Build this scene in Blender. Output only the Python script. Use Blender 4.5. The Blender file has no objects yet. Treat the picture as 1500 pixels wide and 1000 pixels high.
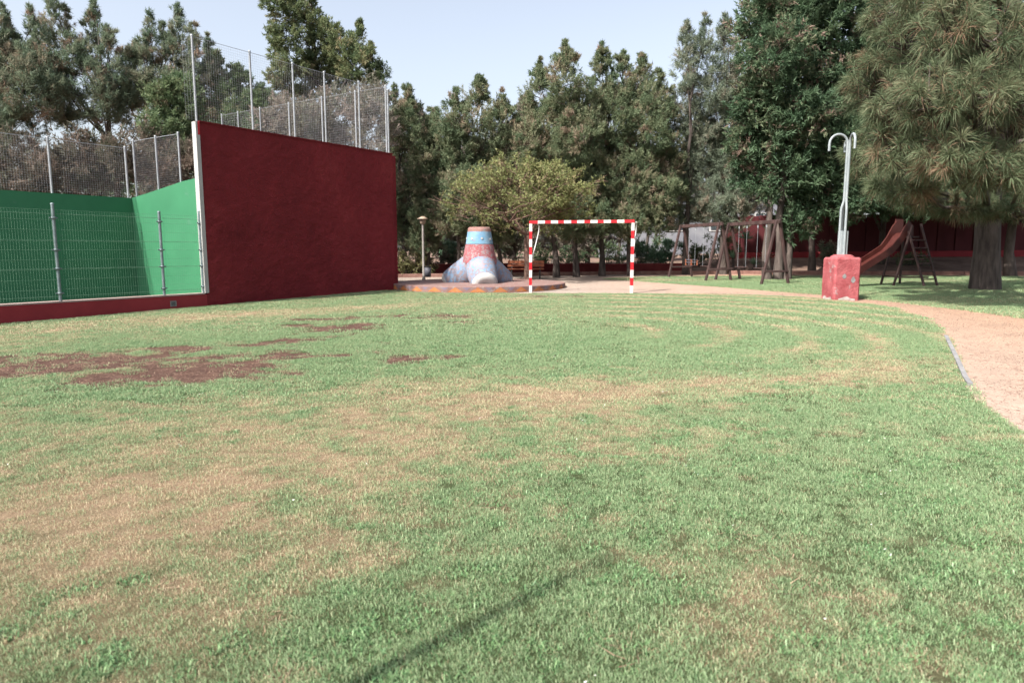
import bpy, math, random
import numpy as np
from mathutils import Vector, Matrix, noise as mnoise

SC = bpy.context.scene
COL = SC.collection
R = math.radians
rng = np.random.default_rng(11)
random.seed(11)

# ------------------------------------------------------------------ camera, sky, sun, exposure
SUN_EL = R(47)
SUN_DIR = Vector((-0.73 * math.cos(SUN_EL), -0.69 * math.cos(SUN_EL), math.sin(SUN_EL))).normalized()   # towards the sun
cam_d = bpy.data.cameras.new('camera')
cam = bpy.data.objects.new('camera', cam_d)
COL.objects.link(cam)
cam.location = (0, 0, 1.5)
cam.rotation_euler = (R(90) - math.atan(0.134), 0, 0)
cam_d.lens = 24.0
cam_d.sensor_width = 36.0
cam_d.clip_start = 0.05
cam_d.clip_end = 1500
cam_d.dof.use_dof = True
cam_d.dof.focus_distance = 8.5
cam_d.dof.aperture_fstop = 2.5
SC.camera = cam

world = bpy.data.worlds.new('World')
SC.world = world
world.use_nodes = True
wn, wl = world.node_tree.nodes, world.node_tree.links
wn.clear()
sky = wn.new('ShaderNodeTexSky')
sky.sky_type = 'NISHITA'
sky.sun_disc = False
sky.sun_elevation = SUN_EL
sky.sun_rotation = math.atan2(SUN_DIR.x, SUN_DIR.y)
sky.altitude = 50
sky.air_density = 1.0
sky.dust_density = 4.0
sky.ozone_density = 1.2
hsv = wn.new('ShaderNodeHueSaturation')
hsv.inputs['Saturation'].default_value = 0.54
bg = wn.new('ShaderNodeBackground')
bg.inputs['Strength'].default_value = 0.118
wo = wn.new('ShaderNodeOutputWorld')
wl.new(sky.outputs[0], hsv.inputs['Color'])
wl.new(hsv.outputs[0], bg.inputs['Color'])
wl.new(bg.outputs[0], wo.inputs['Surface'])

sun_d = bpy.data.lights.new('sun', 'SUN')
sun_d.energy = 4.6
sun_d.angle = R(0.95)
sun_d.color = (1.0, 0.95, 0.87)
sun = bpy.data.objects.new('sun', sun_d)
COL.objects.link(sun)
sun.rotation_euler = (-SUN_DIR).to_track_quat('-Z', 'Y').to_euler()

SC.view_settings.view_transform = 'Standard'
SC.view_settings.look = 'None'
SC.view_settings.exposure = 1.27
SC.view_settings.gamma = 1.0
SC.view_settings.use_curve_mapping = False
SC.render.engine = 'CYCLES'
SC.cycles.use_denoising = True
SC.cycles.max_bounces = 5
SC.cycles.diffuse_bounces = 3
SC.cycles.transparent_max_bounces = 8

# ------------------------------------------------------------------ helpers
def fbm(x, y, seed=0, octaves=4):
    """value noise in numpy, 0..1"""
    x = np.asarray(x, float); y = np.asarray(y, float)
    tot = np.zeros_like(x); amp = 1.0; norm = 0.0
    for o in range(octaves):
        xi = np.floor(x).astype(np.int64); yi = np.floor(y).astype(np.int64)
        fx = x - xi; fy = y - yi
        fx = fx * fx * (3 - 2 * fx); fy = fy * fy * (3 - 2 * fy)
        def h(a, b):
            n = (a * 374761393 + b * 668265263 + (seed + o * 17) * 982451653) & 0x7fffffff
            n = ((n ^ (n >> 13)) * 1274126177) & 0x7fffffff
            n = (n ^ (n >> 16)) & 0xffff
            return n / 65535.0
        v = (h(xi, yi) * (1 - fx) + h(xi + 1, yi) * fx) * (1 - fy) + (h(xi, yi + 1) * (1 - fx) + h(xi + 1, yi + 1) * fx) * fy
        tot += v * amp; norm += amp; amp *= 0.5
        x = x * 2.03 + 13.7; y = y * 2.03 + 5.1
    return tot / norm

def sstep(a, b, v):
    t = np.clip((np.asarray(v, float) - a) / (b - a), 0, 1)
    return t * t * (3 - 2 * t)

def ground_z(x, y):
    """height of the finished ground"""
    x = np.asarray(x, float); y = np.asarray(y, float)
    z = 0.0115 * np.clip(y, -60, 60) + 0.006 * np.clip(x, -60, 60)
    bank = sstep(31.6, 36.0, y) * (0.22 + 0.38 * sstep(6, 13, x))
    return z + bank

def gz(x, y):
    return float(ground_z(x, y))

def link_mesh(name, verts, faces, mats, parent=None, mat_idx=None, smooth=False, attrs=None):
    me = bpy.data.meshes.new(name)
    me.from_pydata(verts, [], faces)
    for m in (mats if isinstance(mats, (list, tuple)) else [mats]):
        me.materials.append(m)
    if mat_idx is not None:
        me.polygons.foreach_set('material_index', np.asarray(mat_idx, np.int32))
    if smooth is True:
        me.polygons.foreach_set('use_smooth', np.ones(len(me.polygons), bool))
    elif smooth is not False and smooth is not None:
        me.polygons.foreach_set('use_smooth', np.asarray(smooth, bool))
    me.update()
    o = bpy.data.objects.new(name, me)
    COL.objects.link(o)
    if parent is not None:
        o.parent = parent
    return o

def quads_mesh(name, v, mats, parent=None, tint=None, per=4):
    """v: (N,per,3) separate faces, fast path"""
    n = v.shape[0]
    me = bpy.data.meshes.new(name)
    me.vertices.add(n * per)
    me.vertices.foreach_set('co', v.reshape(-1).astype(np.float32))
    me.loops.add(n * per)
    me.loops.foreach_set('vertex_index', np.arange(n * per, dtype=np.int32))
    me.polygons.add(n)
    me.polygons.foreach_set('loop_start', np.arange(0, n * per, per, dtype=np.int32))
    me.materials.append(mats)
    if tint is not None:
        a = me.attributes.new('tint', 'FLOAT', 'FACE')
        a.data.foreach_set('value', tint.astype(np.float32))
    me.update(calc_edges=True)
    o = bpy.data.objects.new(name, me)
    COL.objects.link(o)
    if parent is not None:
        o.parent = parent
    return o

class MB:
    """collects shapes into one mesh"""
    def __init__(s):
        s.v = []; s.f = []; s.m = []; s.s = []
    def add(s, vs, fs, mi=0, smooth=False):
        b = len(s.v)
        s.v += [tuple(p) for p in vs]
        for f in fs:
            s.f.append(tuple(b + i for i in f)); s.m.append(mi); s.s.append(smooth)
        return s
    def box(s, c, size, rz=0.0, mi=0, M=None, bev=0.0):
        hx, hy, hz = size[0] / 2, size[1] / 2, size[2] / 2
        if M is None:
            M = Matrix.Translation(c) @ Matrix.Rotation(rz, 4, 'Z')
        if bev <= 0:
            vs = [M @ Vector((x * hx, y * hy, z * hz)) for z in (-1, 1) for y in (-1, 1) for x in (-1, 1)]
            return s.add(vs, [(0, 2, 3, 1), (4, 5, 7, 6), (0, 1, 5, 4), (2, 6, 7, 3), (0, 4, 6, 2), (1, 3, 7, 5)], mi)
        b = min(bev, hx * .9, hy * .9, hz * .9)
        rings = []
        for (z, i) in ((-hz, b), (-hz + b, 0), (hz - b, 0), (hz, b)):
            x, y = hx - i, hy - i
            k = b if i == 0 else 0
            rings.append([(x, -y + k, z), (x, y - k, z), (x - k, y, z), (-x + k, y, z), (-x, y - k, z), (-x, -y + k, z), (-x + k, -y, z), (x - k, -y, z)])
        vs = [M @ Vector(p) for r in rings for p in r]
        fs = [tuple(reversed(range(8))), tuple(range(24, 32))]
        for q in range(3):
            for i in range(8):
                fs.append((q * 8 + i, q * 8 + (i + 1) % 8, q * 8 + 8 + (i + 1) % 8, q * 8 + 8 + i))
        return s.add(vs, fs, mi)
    def beam(s, a, b, w, h, mi=0, up=(0, 0, 1), bev=0.0):
        a = Vector(a); b = Vector(b); d = (b - a); L = d.length; d.normalize()
        u = Vector(up)
        x = d.cross(u)
        if x.length < 1e-4:
            x = Vector((1, 0, 0))
        x.normalize(); u = x.cross(d).normalized()
        M = Matrix((( d.x, x.x, u.x, 0), (d.y, x.y, u.y, 0), (d.z, x.z, u.z, 0), (0, 0, 0, 1)))
        M = Matrix.Translation((a + b) / 2) @ M
        return s.box(None, (L, w, h), M=M, mi=mi, bev=bev)
    def tube(s, pts, radii, n=8, mi=0, cap=True, smooth=True):
        pts = [Vector(p) for p in pts]
        if not isinstance(radii, (list, tuple)):
            radii = [radii] * len(pts)
        vs = []; prev = None
        for i, p in enumerate(pts):
            t = (pts[min(i + 1, len(pts) - 1)] - pts[max(i - 1, 0)]).normalized()
            if prev is None:
                ref = Vector((0, 0, 1)) if abs(t.z) < .9 else Vector((1, 0, 0))
                x = t.cross(ref).normalized()
            else:
                x = (prev - t * prev.dot(t)).normalized()
            prev = x; y = t.cross(x)
            for k in range(n):
                a = 2 * math.pi * k / n
                vs.append(p + (x * math.cos(a) + y * math.sin(a)) * radii[i])
        fs = []
        for i in range(len(pts) - 1):
            for k in range(n):
                fs.append((i * n + k, i * n + (k + 1) % n, (i + 1) * n + (k + 1) % n, (i + 1) * n + k))
        s.add(vs, fs, mi, smooth)
        if cap:
            s.add(vs[:n], [tuple(reversed(range(n)))], mi)
            s.add(vs[-n:], [tuple(range(n))], mi)
        return s
    def lathe(s, prof, c=(0, 0, 0), n=20, mi=0, M=None, smooth=True):
        """prof: list of (r,z[,mi])"""
        M = M or Matrix.Translation(c)
        vs = [M @ Vector((p[0] * math.cos(2 * math.pi * k / n), p[0] * math.sin(2 * math.pi * k / n), p[1])) for p in prof for k in range(n)]
        b = len(s.v); s.v += [tuple(v) for v in vs]
        for i in range(len(prof) - 1):
            m = prof[i][2] if len(prof[i]) > 2 else mi
            for k in range(n):
                s.f.append((b + i * n + k, b + i * n + (k + 1) % n, b + (i + 1) * n + (k + 1) % n, b + (i + 1) * n + k)); s.m.append(m); s.s.append(smooth)
        return s
    def prism(s, poly, z0, z1, mi=0, M=None):
        M = M or Matrix.Identity(4)
        n = len(poly)
        vs = [M @ Vector((x, y, z0)) for x, y in poly] + [M @ Vector((x, y, z1)) for x, y in poly]
        fs = [tuple(reversed(range(n))), tuple(range(n, 2 * n))] + [(i, (i + 1) % n, n + (i + 1) % n, n + i) for i in range(n)]
        return s.add(vs, fs, mi)
    def build(s, name, mats, parent=None):
        return link_mesh(name, s.v, s.f, mats, parent, s.m, s.s)

def empty(name, loc=(0, 0, 0), rz=0.0):
    o = bpy.data.objects.new(name, None)
    o.empty_display_size = 0.1
    COL.objects.link(o)
    o.location = loc; o.rotation_euler = (0, 0, rz)
    return o

def tag(o, label=None, cat=None, group=None, kind=None):
    if label: o['label'] = label
    if cat: o['category'] = cat
    if group: o['group'] = group
    if kind: o['kind'] = kind
    return o

def copy_tree(o, parent=None):
    c = o.copy(); COL.objects.link(c); c.parent = parent
    for ch in list(o.children):
        copy_tree(ch, c)
    return c

# ------------------------------------------------------------------ materials
def new_mat(name):
    m = bpy.data.materials.new(name); m.use_nodes = True
    nt = m.node_tree; nt.nodes.clear()
    out = nt.nodes.new('ShaderNodeOutputMaterial')
    p = nt.nodes.new('ShaderNodeBsdfPrincipled')
    nt.links.new(p.outputs[0], out.inputs['Surface'])
    return m, nt, p, out

def nz(nt, scale, detail=5.0, rough=0.6, coord='Object', vec=None, stretch=None):
    t = nt.nodes.new('ShaderNodeTexNoise')
    t.inputs['Scale'].default_value = scale; t.inputs['Detail'].default_value = detail; t.inputs['Roughness'].default_value = rough
    if vec is None:
        if coord == 'World':
            g = nt.nodes.new('ShaderNodeNewGeometry'); vec = g.outputs['Position']
        else:
            tc = nt.nodes.new('ShaderNodeTexCoord'); vec = tc.outputs[coord]
    if stretch:
        mp = nt.nodes.new('ShaderNodeMapping'); mp.inputs['Scale'].default_value = stretch
        nt.links.new(vec, mp.inputs['Vector']); vec = mp.outputs[0]
    nt.links.new(vec, t.inputs['Vector'])
    return t.outputs['Fac']

def ramp(nt, fac, stops):
    r = nt.nodes.new('ShaderNodeValToRGB')
    e = r.color_ramp.elements
    while len(e) < len(stops):
        e.new(0.5)
    for i, (p, c) in enumerate(stops):
        e[i].position = p; e[i].color = (*c, 1) if len(c) == 3 else c
    nt.links.new(fac, r.inputs[0])
    return r.outputs[0]

def mixc(nt, fac, a, b, mode='MIX'):
    m = nt.nodes.new('ShaderNodeMix'); m.data_type = 'RGBA'; m.blend_type = mode
    if isinstance(fac, (int, float)): m.inputs[0].default_value = fac
    else: nt.links.new(fac, m.inputs[0])
    for i, v in ((6, a), (7, b)):
        if isinstance(v, (tuple, list)): m.inputs[i].default_value = (*v[:3], 1)
        else: nt.links.new(v, m.inputs[i])
    return m.outputs[2]

def bump(nt, p, h, strength=0.3, dist=0.02):
    b = nt.nodes.new('ShaderNodeBump'); b.inputs['Strength'].default_value = strength; b.inputs['Distance'].default_value = dist
    nt.links.new(h, b.inputs['Height']); nt.links.new(b.outputs[0], p.inputs['Normal'])

def surf(name, c1, c2, scale=3.0, rough=0.8, bscale=40.0, bstr=0.25, bdist=0.01, metal=0.0, lo=0.35, hi=0.65, coord='Object', spec=0.3, stretch=None, wear=None, wscale=6.0, wat=0.62):
    m, nt, p, out = new_mat(name)
    c = ramp(nt, nz(nt, scale, coord=coord, stretch=stretch), [(lo, c1), (hi, c2)])
    if wear is not None:
        w = ramp(nt, nz(nt, wscale, 8, .7, coord=coord), [(wat, (0, 0, 0)), (wat + .05, (1, 1, 1))])
        c = mixc(nt, w, c, wear)
    nt.links.new(c, p.inputs['Base Color'])
    p.inputs['Roughness'].default_value = rough; p.inputs['Metallic'].default_value = metal
    p.inputs['Specular IOR Level'].default_value = spec
    if bstr > 0:
        bump(nt, p, nz(nt, bscale, 6, .65, coord=coord, stretch=stretch), bstr, bdist)
    return m

M = {}
# rough red stucco with a coarse trowelled relief
def stucco(name, c1, c2, c3):
    m, nt, p, out = new_mat(name)
    big = nz(nt, 0.7, 4, .6)
    c = ramp(nt, big, [(0.3, c1), (0.55, c2), (0.75, c3)])
    streak = ramp(nt, nz(nt, 2.5, 6, .7, stretch=(1, 1, .25)), [(.35, (.93, .93, .93)), (.7, (1.05, 1.05, 1.05))])
    c = mixc(nt, 1.0, c, streak, 'MULTIPLY')
    nt.links.new(c, p.inputs['Base Color'])
    p.inputs['Roughness'].default_value = .85
    p.inputs['Specular IOR Level'].default_value = .25
    h1 = nz(nt, 14, 7, .8); h2 = nz(nt, 38, 6, .7)
    a = nt.nodes.new('ShaderNodeMath'); a.operation = 'MULTIPLY_ADD'
    nt.links.new(h2, a.inputs[0]); a.inputs[1].default_value = .35; nt.links.new(h1, a.inputs[2])
    bump(nt, p, a.outputs[0], 1.0, .16)
    return m
M['stucco'] = stucco('red_stucco', (.205, .018, .025), (.265, .025, .033), (.315, .037, .043))
M['red_paint'] = surf('red_wall_paint', (.20, .020, .026), (.24, .026, .033), 2.0, .8, 30, .3, .01)
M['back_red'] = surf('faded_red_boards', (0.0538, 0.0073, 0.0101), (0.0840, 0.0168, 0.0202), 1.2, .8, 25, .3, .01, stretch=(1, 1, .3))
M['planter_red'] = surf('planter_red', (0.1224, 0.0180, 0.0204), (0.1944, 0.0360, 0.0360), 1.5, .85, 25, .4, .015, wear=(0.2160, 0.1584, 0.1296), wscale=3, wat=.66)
M['green_wall'] = surf('green_court_paint', (.021, .118, .056), (.029, .150, .072), .7, .65, 30, .12, .006, lo=.3, hi=.7, wear=(.04, .14, .08), wscale=2.5, wat=.63)
M['white_paint'] = surf('white_wall_paint', (0.2984, 0.2984, 0.2900), (0.3398, 0.3358, 0.3315), 2.5, .7, 30, .2, .008, wear=(0.1867, 0.1244, 0.1160), wscale=5, wat=.66)
M['coping'] = surf('pale_coping', (.273, .195, .182), (.338, .260, .240), 4, .85, 40, .3, .006)
M['galv'] = surf('galvanised_steel', (0.2040, 0.2210, 0.2422), (0.2805, 0.2975, 0.3187), 12, .5, 60, .05, .002, metal=.2, spec=.4)
M['post_blue'] = surf('grey_green_post', (0.1109, 0.1462, 0.1562), (0.1714, 0.2117, 0.2218), 9, .55, 60, .1, .002, metal=.2, wear=(0.2117, 0.2016, 0.1915), wscale=20)
M['wire'] = surf('fence_wire', (.16, .165, .18), (.24, .245, .26), 5, .5, 60, 0, metal=.2)
M['wire_green'] = surf('green_fence_wire', (.07, .15, .10), (.11, .20, .14), 5, .5, 60, 0)
M['court_floor'] = surf('court_floor', (.20, .24, .20), (.28, .30, .26), 2, .85, 40, .2)
M['concrete'] = surf('grey_concrete', (.14, .14, .145), (.22, .215, .215), 6, .9, 40, .5, .01)
M['bark'] = surf('dark_bark', (.035, .028, .025), (.095, .076, .068), 7, .95, 18, .9, .04, stretch=(1, 1, .22))
M['bark_pale'] = surf('grey_bark', (0.0413, 0.0323, 0.0285), (0.1013, 0.0810, 0.0713), 7, .95, 18, .9, .04, stretch=(1, 1, .22))
M['bark_orange'] = surf('orange_brown_bark', (.085, .050, .038), (.15, .095, .075), 9, .9, 30, .5, .01)
M['dark_wood'] = surf('dark_stained_timber', (0.0289, 0.0161, 0.0153), (0.0638, 0.0365, 0.0340), 6, .7, 30, .3, .006, stretch=(1, 1, .3))
M['bench_wood'] = surf('orange_bench_timber', (.204, .060, .030), (.288, .102, .051), 5, .6, 30, .2, .004)
M['slide_red'] = surf('faded_slide_red', (0.0435, 0.0087, 0.0073), (0.0580, 0.0159, 0.0123), 3, .5, 30, .1, .003)
M['iron'] = surf('dark_iron', (.02, .02, .022), (.04, .04, .04), 8, .5, 40, .1, .002, metal=.5)
M['kerb'] = surf('kerb_stone', (.156, .078, .065), (.247, .143, .117), 3, .9, 30, .5, .01)
M['pipe'] = surf('pale_blue_pipe_paint', (0.1860, 0.2139, 0.2294), (0.2356, 0.2604, 0.2728), 6, .45, 50, .08, .002, wear=(0.1550, 0.1364, 0.1240), wscale=18, wat=.7)
M['goal_red'] = surf('goal_red_paint', (.350, .008, .015), (.420, .017, .025), 8, .4, 60, .05, .002, wear=(.350, .294, .280), wscale=25, wat=.72)
M['goal_white'] = surf('goal_white_paint', (0.4493, 0.4493, 0.4378), (0.4838, 0.4838, 0.4781), 8, .4, 60, .05, .002, wear=(0.2880, 0.2650, 0.2419), wscale=25, wat=.7)
M['lamp_pole'] = surf('grey_lamp_pole', (.180, .162, .150), (.252, .228, .210), 8, .6, 50, .1, .002)
M['lamp_head'] = surf('lamp_head', (.252, .180, .132), (.330, .252, .192), 8, .5, 50, .05, .002)
M['bin'] = surf('dark_bin', (.06, .06, .075), (.10, .10, .12), 8, .6, 50, .2, .004)
M['plinth'] = surf('pink_red_plinth_paint', (0.2100, 0.0399, 0.0462), (0.3150, 0.0893, 0.0966), 3.0, .85, 20, .8, .03, wear=(0.2520, 0.1995, 0.1995), wscale=4.5, wat=.60)
M['plinth_base'] = surf('chipped_plaster', (.228, .180, .168), (.360, .330, .312), 9, .9, 20, .6, .02)
M['house_white'] = surf('house_white', (0.1440, 0.1500, 0.1740), (0.1920, 0.1980, 0.2160), 1, .8, 20, .1)
M['glass'] = surf('window_glass', (.03, .04, .05), (.06, .07, .08), 1, .1, 20, 0, spec=.6)
M['white_bits'] = surf('white_bits', (.7, .7, .68), (.8, .8, .78), 3, .7, 20, 0)

# worn paint on the tetrapod
def worn(name, paint1, paint2, amount, under=(.34, .31, .31), scale=7):
    m, nt, p, out = new_mat(name)
    c = ramp(nt, nz(nt, 3, 5), [(.35, paint1), (.65, paint2)])
    w = ramp(nt, nz(nt, scale, 9, .72), [(amount, (0, 0, 0)), (amount + .07, (1, 1, 1))])
    u = ramp(nt, nz(nt, 2.2, 4), [(.4, tuple(k * .6 for k in under)), (.65, tuple(k * .9 for k in under))])
    nt.links.new(mixc(nt, w, c, u), p.inputs['Base Color'])
    p.inputs['Roughness'].default_value = .85
    bump(nt, p, nz(nt, 22, 7, .7), .5, .02)
    return m
M['tp_red'] = worn('worn_red_paint', (.20, .045, .055), (.27, .085, .095), .50, (.30, .26, .27), 14)
M['tp_blue'] = worn('worn_blue_paint', (.10, .22, .34), (.18, .29, .38), .57, (.30, .27, .29), 9)
M['tp_blue_leg'] = worn('worn_pale_blue_paint', (.09, .17, .28), (.18, .24, .32), .46, (.27, .22, .24), 10)
M['tp_white'] = worn('worn_white_paint', (0.2981, 0.2981, 0.2981), (0.3758, 0.3694, 0.3629), .58, (0.2203, 0.1944, 0.1879), 9)
M['tp_rim'] = worn('worn_brown_rim', (.198, .096, .084), (.252, .150, .132), .55, (.204, .180, .180), 8)
M['tp_line'] = surf('dark_line', (.05, .05, .06), (.1, .1, .1), 8, .8, 30, .2)
M['pl_top'] = worn('worn_platform_paint', (.215, .18, .17), (.25, .215, .205), .50, (.30, .265, .25), 3)
M['pl_side'] = worn('worn_platform_side', (.15, .075, .065), (.20, .115, .10), .52, (.26, .22, .21), 9)
M['tri_orange'] = worn('worn_orange_paint', (.30, .095, .025), (.38, .15, .05), .56, (.26, .2, .18), 14)
M['tri_grey'] = worn('worn_grey_violet_paint', (.120, .096, .132), (.168, .132, .168), .60, (.240, .198, .198), 12)

# foliage: colour per leaf from its own tint value (0 fresh .. 1 dry)
def foliage(name, stops, trans=.38, rough=.65):
    m, nt, p, out = new_mat(name)
    a = nt.nodes.new('ShaderNodeAttribute'); a.attribute_name = 'tint'
    c = ramp(nt, a.outputs['Fac'], stops)
    nt.links.new(c, p.inputs['Base Color'])
    p.inputs['Roughness'].default_value = rough
    p.inputs['Specular IOR Level'].default_value = .25
    t = nt.nodes.new('ShaderNodeBsdfTranslucent')
    nt.links.new(c, t.inputs['Color'])
    mx = nt.nodes.new('ShaderNodeMixShader'); mx.inputs[0].default_value = trans
    nt.links.new(p.outputs[0], mx.inputs[1]); nt.links.new(t.outputs[0], mx.inputs[2])
    nt.links.new(mx.outputs[0], out.inputs['Surface'])
    return m
M['leaf_feather'] = foliage('feathery_grey_foliage', [(0, (0.1038, 0.1525, 0.1006)), (0.45, (0.1601, 0.1982, 0.1296)), (0.75, (0.2288, 0.2135, 0.1525)), (1, (0.2898, 0.1982, 0.1449))])
M['leaf_green'] = foliage('fresh_green_foliage', [(0, (0.0690, 0.1150, 0.0575)), (.5, (0.1150, 0.1610, 0.0782)), (.85, (0.1610, 0.1782, 0.0978)), (1, (0.1955, 0.1495, 0.1035))])
M['leaf_brown'] = foliage('dry_brown_foliage', [(0, (0.0643, 0.0725, 0.0468)), (0.35, (0.0994, 0.0878, 0.0643)), (1, (0.1580, 0.1170, 0.0936))])
M['leaf_brownl'] = foliage('grey_brown_foliage', [(0, (0.1173, 0.1311, 0.0897)), (0.35, (0.1725, 0.1587, 0.1242)), (1, (0.2553, 0.2070, 0.1794))])
M['leaf_clump'] = foliage('olive_green_foliage', [(0, (0.0828, 0.1214, 0.0607)), (0.5, (0.1448, 0.1766, 0.0828)), (0.85, (0.2278, 0.2208, 0.1174)), (1, (0.2760, 0.2070, 0.1380))])
M['leaf_juniper'] = foliage('juniper_foliage', [(0, (0.0990, 0.1440, 0.0810)), (0.5, (0.1620, 0.1920, 0.1080)), (0.8, (0.2326, 0.2130, 0.1380)), (1, (0.2850, 0.2026, 0.1576))])
M['leaf_cypress'] = foliage('pale_cypress_foliage', [(0, (0.1256, 0.1653, 0.1190)), (0.5, (0.1851, 0.2183, 0.1561)), (0.85, (0.2513, 0.2380, 0.1851)), (1, (0.2909, 0.2183, 0.1719))])
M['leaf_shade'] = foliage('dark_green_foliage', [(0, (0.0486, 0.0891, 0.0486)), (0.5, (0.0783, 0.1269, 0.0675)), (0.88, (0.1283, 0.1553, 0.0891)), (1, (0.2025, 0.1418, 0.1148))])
M['leaf_yellow'] = foliage('yellow_green_foliage', [(0, (0.1281, 0.1586, 0.0610)), (.5, (0.1891, 0.2013, 0.0805)), (.85, (0.2440, 0.2257, 0.1037)), (1, (0.2440, 0.1708, 0.1098))], .4)
M['needles'] = foliage('pine_needles', [(0, (.066, .096, .050)), (.5, (.112, .142, .076)), (.8, (.175, .195, .115)), (.9, (.19, .14, .09)), (1, (.21, .13, .085))], .3)
M['leaf_succulent'] = foliage('succulent_leaves', [(0, (.06, .13, .07)), (.5, (.11, .19, .12)), (1, (.20, .26, .18))], .2, .5)
M['leaf_pale'] = foliage('pale_shrub_leaves', [(0, (.126, .135, .054)), (.5, (.198, .189, .090)), (1, (.270, .234, .135))], .35)
M['leaf_far'] = foliage('far_wood_foliage', [(0, (.046, .072, .039)), (.6, (.085, .104, .058)), (1, (.143, .111, .078))], .2)

# ------------------------------------------------------------------ ground, path, lawn
D1 = (0.545, 0.838)                 # along the court's near side, away from the camera
PP = (-0.838, 0.545)                # across the court, away from the camera
J = (-7.45, 16.65)                  # where low wall, red wall and green side wall meet
def along(k, w=0.0):
    return (J[0] + D1[0] * k + PP[0] * w, J[1] + D1[1] * k + PP[1] * w)

LAWN_R = [(-8, 3.4), (-2, 3.4), (2.5, 3.45), (4.99, 3.85), (5.65, 4.11), (6.32, 4.39), (7.28, 4.87), (8.57, 5.6), (10.78, 6.84), (13.08, 7.88), (14.95, 8.36), (16.2, 8.42), (17.2, 8.2), (18.2, 7.6), (19.0, 6.7), (19.5, 5.3), (19.9, 2.5), (20.1, .4), (20.5, -1.2), (21.0, -2.8), (21.7, -3.8)]
ISLE_L = [(4.0, 9.4), (8, 10.0), (10.5, 10.1), (12.98, 9.85), (14.56, 9.78), (15.87, 9.54), (17.86, 9.11), (19.08, 8.58), (20.8, 7.69), (22.46, 6.95), (24.02, 5.99), (26.29, 4.72), (27.38, 3.9), (27.8, 3.8), (28.4, 4.6), (29.1, 6.2)]
def lerp_tab(tab, y):
    a = np.array(tab)
    return np.interp(y, a[:, 0], a[:, 1])
def lawn_left(y):
    # the wall line, 4 cm clear of the wall
    y = np.asarray(y, float)
    k = (y - J[1]) / D1[1]
    return J[0] + D1[0] * k + .05

def blob(x, y, cx, cy, rx, ry, rot=0.0):
    c, s = math.cos(R(rot)), math.sin(R(rot))
    dx, dy = x - cx, y - cy
    u = (dx * c + dy * s) / rx; v = (-dx * s + dy * c) / ry
    return np.exp(-(u * u + v * v))

DRY = [(.6, 6.6, 2.5, .8, 4, .68), (2.9, 7.3, 1.6, .35, 14, .42), (4.0, 7.9, .8, .4, 10, .3), (-2.2, 3.2, 1.2, 1.0, 0, .44), (-2.6, 4.4, 1.9, 1.1, 0, .38), (-1.0, 5.0, 1.5, 1.0, 0, .36),
       (1.3, 3.0, .6, .55, 20, .12), (.9, 2.5, .35, .3, 0, .22), (2.0, 5.2, 1.0, .5, 0, .12), (-8.2, 12.3, 1.2, 2.2, -30, .42), (-5.6, 14.5, 1.9, .8, 30, .52), (-3.0, 16.2, 2.0, .7, 32, .52), (.6, 18.2, 2.6, .5, 14, .40), (-7.2, 10.6, 1.0, .9, 0, .3),
       (4.4, 9.0, 1.2, .7, 0, .55), (4.6, 18.6, 2.0, .4, 0, .22), (5.8, 14.5, 1.2, .8, 0, .12)]
LUSH = [(.2, 9.6, 3.2, 1.5, 0, .5), (-1.5, 11.5, 2.5, 1.8, 0, .35), (4.6, 12.2, 2.6, 2.4, 0, .2), (-.1, 2.45, .8, .55, 0, .45), (.75, 4.0, .7, .5, 0, .3), (2.3, 4.6, .9, 1.4, 0, .25), (1.9, 2.8, .5, .7, 0, .25), (-5.2, 10.6, 1.2, .45, 20, .35), (-4.2, 7.0, 2.2, .4, 0, .4), (3.3, 6.2, .9, .6, 0, .3)]
SOIL = [(-5.6, 8.45, 1.6, .95, 0, 1.1), (-4.2, 8.1, 1.4, .95, 0, 1.15), (-3.3, 9.1, 1.4, .6, 15, .9), (-7.1, 8.6, 1.4, .7, 5, .95), (-5.0, 9.7, 1.0, .5, 0, .8), (-3.4, 10.6, .8, .6, 40, .9), (-3.1, 12.5, 1.0, .8, 0, .9), (-3.6, 13.6, 1.1, .45, 10, .78),
        (-1.5, 8.75, .75, .38, 0, .88), (-1.8, 14.0, 1.1, .7, 0, .85), (-2.4, 9.1, 1.0, .5, 0, .7), (1.3, 18.9, 1.2, .3, 0, .85), (-.9, 12.8, .7, .4, 0, .72), (-.3, 15.2, .7, .45, 0, .70), (2.4, 16.6, .4, .3, 0, .55)]

def soil_val(x, y):
    s = np.zeros_like(x)
    for b in SOIL:
        s = np.maximum(s, b[5] * blob(x, y, *b[:5]))
    n = fbm(x * 1.5, y * 2.0, 3, 5)
    n2 = fbm(x * 6, y * 7, 8, 4)
    return sstep(.36, .66, s * 1.0 + (n - .5) * 1.25 * (s > .02) + (n2 - .5) * 1.0 * (s > .02))

def dry_val(x, y):
    d = np.full_like(x, .20)
    for b in DRY:
        d = d + b[5] * blob(x, y, *b[:5])
    for b in LUSH:
        d = d - 1.3 * b[5] * blob(x, y, *b[:5])
    d = .0 + d * .84 + (fbm(x * .8, y * .8, 21, 3) - .5) * .35 + (fbm(x * 3.1, y * 3.6, 5, 4) - .5) * .80 + (fbm(x * 9.5, y * 9.5, 15, 3) - .5) * 1.05
    rr = np.hypot(x - 1.2, y - 11.6)
    d = d + .55 * np.sin(rr * 2 * math.pi / 1.05 + (fbm(x * .5, y * .5, 2, 2) - .5) * 3) * sstep(1.2, 2.8, x) * sstep(8.2, 10.0, y)
    return np.clip(d, 0, .93)

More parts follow.
